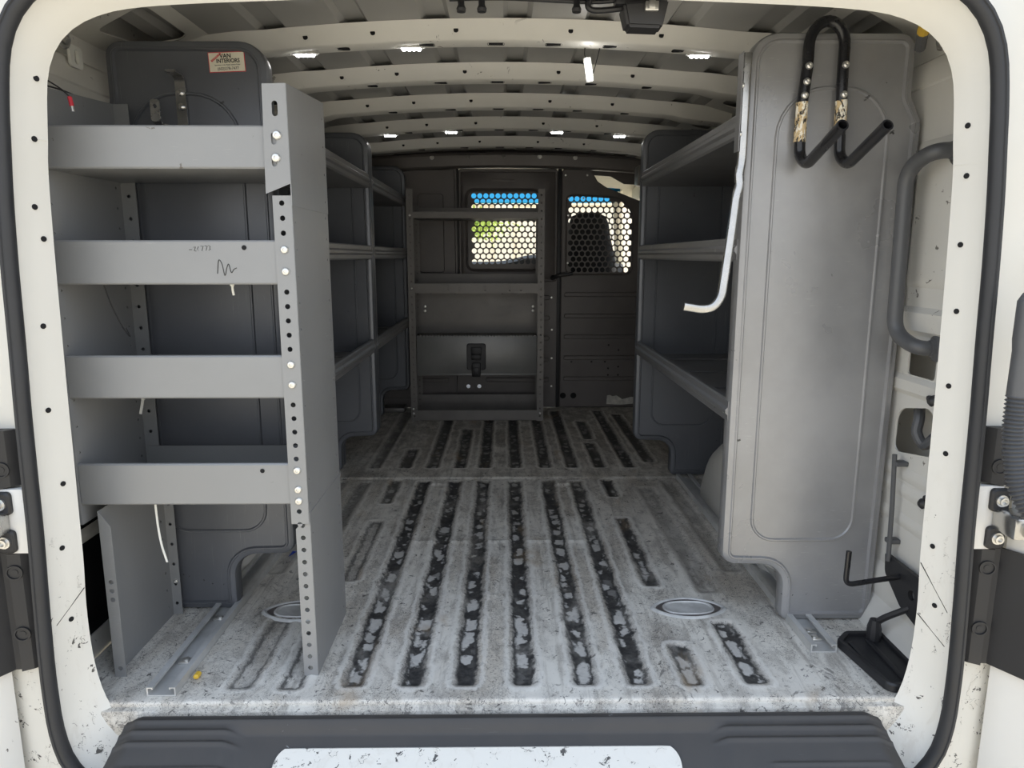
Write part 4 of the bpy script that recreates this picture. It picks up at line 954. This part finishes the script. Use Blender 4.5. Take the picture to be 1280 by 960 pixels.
# ------------------------------------------------------------------ opened rear doors: edge, black cover, hinge
for sg, word in ((-1,'left'),(1,'right')):
    t = thing('rear_door', 'opened white rear door with black cover strip and hinge at the %s edge of the opening' % word, 'door', (sg*.93,-.05,-.2), 'opened rear doors')
    S = lambda x,y,z: (sg*(x+.024),y,z)
    mb = MB(); pl_ = [(.935,-.052),(.985,-.135),(1.03,-.20),(1.09,-.20),(1.06,-.10),(1.03,-.045)]
    prf = [(z, dx) for z, dx in ((-.35,0),(.05,.0),(.62,0),(.64,.006),(.95,.006),(.97,0),(1.22,-.01),(1.40,-.05))]
    mb.loft([[S(x+dx,y,z) for x,y in pl_] for z,dx in prf], cap0=True, cap1=True)
    for z in (.74,.88,1.08): mb.box(*sorted((sg*.952,sg*.99)),-.14,-.075,z,z+.012,.003)
    mb.build('shell', M['body'], t)
    def cover(z0, z1, nm, bolts):
        mb = MB()
        pr2 = [(.872,-.047),(.884,-.060),(.906,-.064),(.912,-.056),(.922,-.057),(.962,-.124),(.985,-.165)]
        bk = [(.990,-.150),(.962,-.110),(.922,-.043),(.872,-.040)]
        q = pr2+bk
        mb.loft([[S(x,y,z+ (.004 if x < .9 else 0)) for x,y in q] for z in (z0,)]+[[S(x,y,z) for x,y in q] for z in (z0+.006,z1-.006)]+[[S(x,y,z) for x,y in q] for z in (z1,)], cap0=True, cap1=True)
        for z in bolts: mb.lathe([(.015,.0),(.0145,.003),(.012,.003),(.011,-.004),(.006,-.004),(.006,.001),(0,.001)], S(.896,-.0625,z), (sg*-.18,-1,0), 16)
        return mb.build(nm, M['black'], t)
    cover(.112,.352,'cover_strip',(.315,.19)); cover(.478,.588,'cover_strip',(.515,))
    mb = MB(); mb.box(*sorted((sg*.872,sg*.935)),-.062,-.045,.352,.478,.003); mb.build('hinge_plate', M['body'], t)
    for z in (.452,.378):
        mb = MB(); mb.loft([[S(x,y,zz) for x,zz in rpoly([(.883+i,z-.022+i,.008),(.918-i,z-.022+i,.008),(.918-i,z+.022-i,.008),(.883+i,z+.022-i,.008)],0,4)] for i,y in ((0,-.060),(0,-.068),(.003,-.071))], cap1=True)
        hp = mb.build('bolt_cup', M['black'], t)
        mb = MB(); mb.lathe([(.0115,0),(.0115,.003),(.0085,.003),(.008,.009),(.005,.009),(.005,.004),(0,.004)], S(.901,-.071,z), (0,-1,0), 14); mb.build('bolt', M['steel'], hp)
    mb = MB(); mb.box(*sorted((sg*.915,sg*.985)),-.125,-.062,.395,.437,.006); mb.lathe([(.014,-.035),(.014,.035)], S(.945,-.112,.416), (0,0,1), 14); mb.lathe([(.009,-.05),(.009,.05)], S(.945,-.112,.416), (0,0,1), 10)
    mb.box(*sorted((sg*.93,sg*1.0)),-.15,-.12,.40,.43,.008)
    mb.build('hinge_arm', M['galv'], t)
t = thing('wiring_boot', 'dark corrugated cable conduit looping down beside the right door hinge', 'conduit', (.95,-.1,.6))
cl = catmull([(.88,-.115,.83),(.88,-.118,.74),(.88,-.12,.66)],6)
mb = MB(); mb.tube([Vector((.890,-.122,.838))]+[Vector((.888,-.125,.825)),Vector((.888,-.126,.76)),Vector((.888,-.126,.74)),Vector((.886,-.128,.66))], [.011,.018,.019,.017,.0175], 14); mb.build('sleeve', M['greytube'], t)
cl = resample(catmull([(.886,-.128,.665),(.886,-.130,.60),(.888,-.138,.55),(.895,-.150,.50),(.910,-.170,.46),(.93,-.195,.44)],8), 70)
mb = MB(); mb.tube(cl, [.0165+.0022*(1 if i % 2 else -1) for i in range(70)], 14); mb.build('corrugated_tube', M['greytube'], t)

# ------------------------------------------------------------------ outside
GZ = -.64
mb = MB(); mb.add([(-60,-60,GZ),(60,-60,GZ),(60,80,GZ),(-60,80,GZ)],[(0,1,2,3)]); struct(mb.build('ground', M['yard'], smooth=False))
mb = MB(); mb.box(-9,9,18,18.4,GZ,2.22,.03); mb.box(-9.1,9.1,17.95,18.45,2.22,2.32,.02)
for x in range(-8,10,4): mb.box(x-.25,x+.25,17.85,18.1,GZ,2.32,.02)
tag(mb.build('yard_wall', M['stucco']), 'sunlit tan stucco wall beyond the windshield', 'wall', kind='structure')
t = thing('tree', 'yellow-green tree seen through the left of the centre perforated window', 'tree', (-.55,13.5,GZ))
mb = MB(); mb.tube([(-.9,13.5,GZ),(-.88,13.5,.4),(-.8,13.5,1.0),(-.7,13.5,1.4)], [.07,.06,.045,.03], 8); mb.build('trunk', M['rack'], t)
mb = MB(); rr = random.Random(3)
for k in range(900):
    a, b2, c = rr.gauss(0,.33), rr.gauss(0,.25), rr.gauss(0,.13); c0 = Vector((-.65+a,13.5+b2,1.52+c)); d1 = Vector((rr.uniform(-1,1),rr.uniform(-1,1),rr.uniform(-1,1))).normalized()*.06; d2 = Vector((rr.uniform(-1,1),rr.uniform(-1,1),rr.uniform(-1,1))).normalized()*.03
    mb.add([c0-d1,c0+d2,c0+d1,c0-d2],[(0,1,2,3)])
mb.build('crown', M['leaf'], t, smooth=False, recalc=False, weld=False)

# ------------------------------------------------------------------ light and camera
w = bpy.data.worlds.new('sky'); scene.world = w; w.use_nodes = True; nt = w.node_tree; bg = nt.nodes['Background']
tc = nt.nodes.new('ShaderNodeTexCoord'); sx = nt.nodes.new('ShaderNodeSeparateXYZ'); nt.links.new(tc.outputs['Generated'], sx.inputs[0])
rp = nt.nodes.new('ShaderNodeValToRGB'); rp.color_ramp.elements[0].position = 0.0; rp.color_ramp.elements[0].color = (.92,.93,.935,1)
rp.color_ramp.elements[1].position = .8; rp.color_ramp.elements[1].color = (.60,.74,.97,1)
nt.links.new(sx.outputs[2], rp.inputs[0]); nt.links.new(rp.outputs[0], bg.inputs[0]); bg.inputs[1].default_value = 1.25
sd = bpy.data.lights.new('sun', 'SUN'); sd.energy = 4.2; sd.angle = math.radians(.6); sd.color = (1,.94,.82)
so = bpy.data.objects.new('sun', sd); col.objects.link(so); so.rotation_euler = Vector((.55,.18,.82)).to_track_quat('Z','Y').to_euler()
cam = bpy.data.cameras.new('camera'); cam.sensor_width = 36; cam.lens = 880/1280*36; cam.clip_start = .02; cam.clip_end = 300
co = bpy.data.objects.new('camera', cam); col.objects.link(co); co.location = (0,-1.31,.90)
pit = math.atan(160/880); yaw = math.atan(10/(880/math.cos(pit)))
co.rotation_euler = (pi/2-pit, 0, -yaw); scene.camera = co
scene.view_settings.view_transform = 'Standard'; scene.view_settings.look = 'None'; scene.view_settings.gamma = 1.0
scene.view_settings.exposure = 0.6; scene.view_settings.use_curve_mapping = False
scene.cycles.max_bounces = 12; scene.cycles.diffuse_bounces = 8; scene.cycles.transparent_max_bounces = 12
scene.cycles.use_denoising = True; scene.cycles.sample_clamp_indirect = 8.0
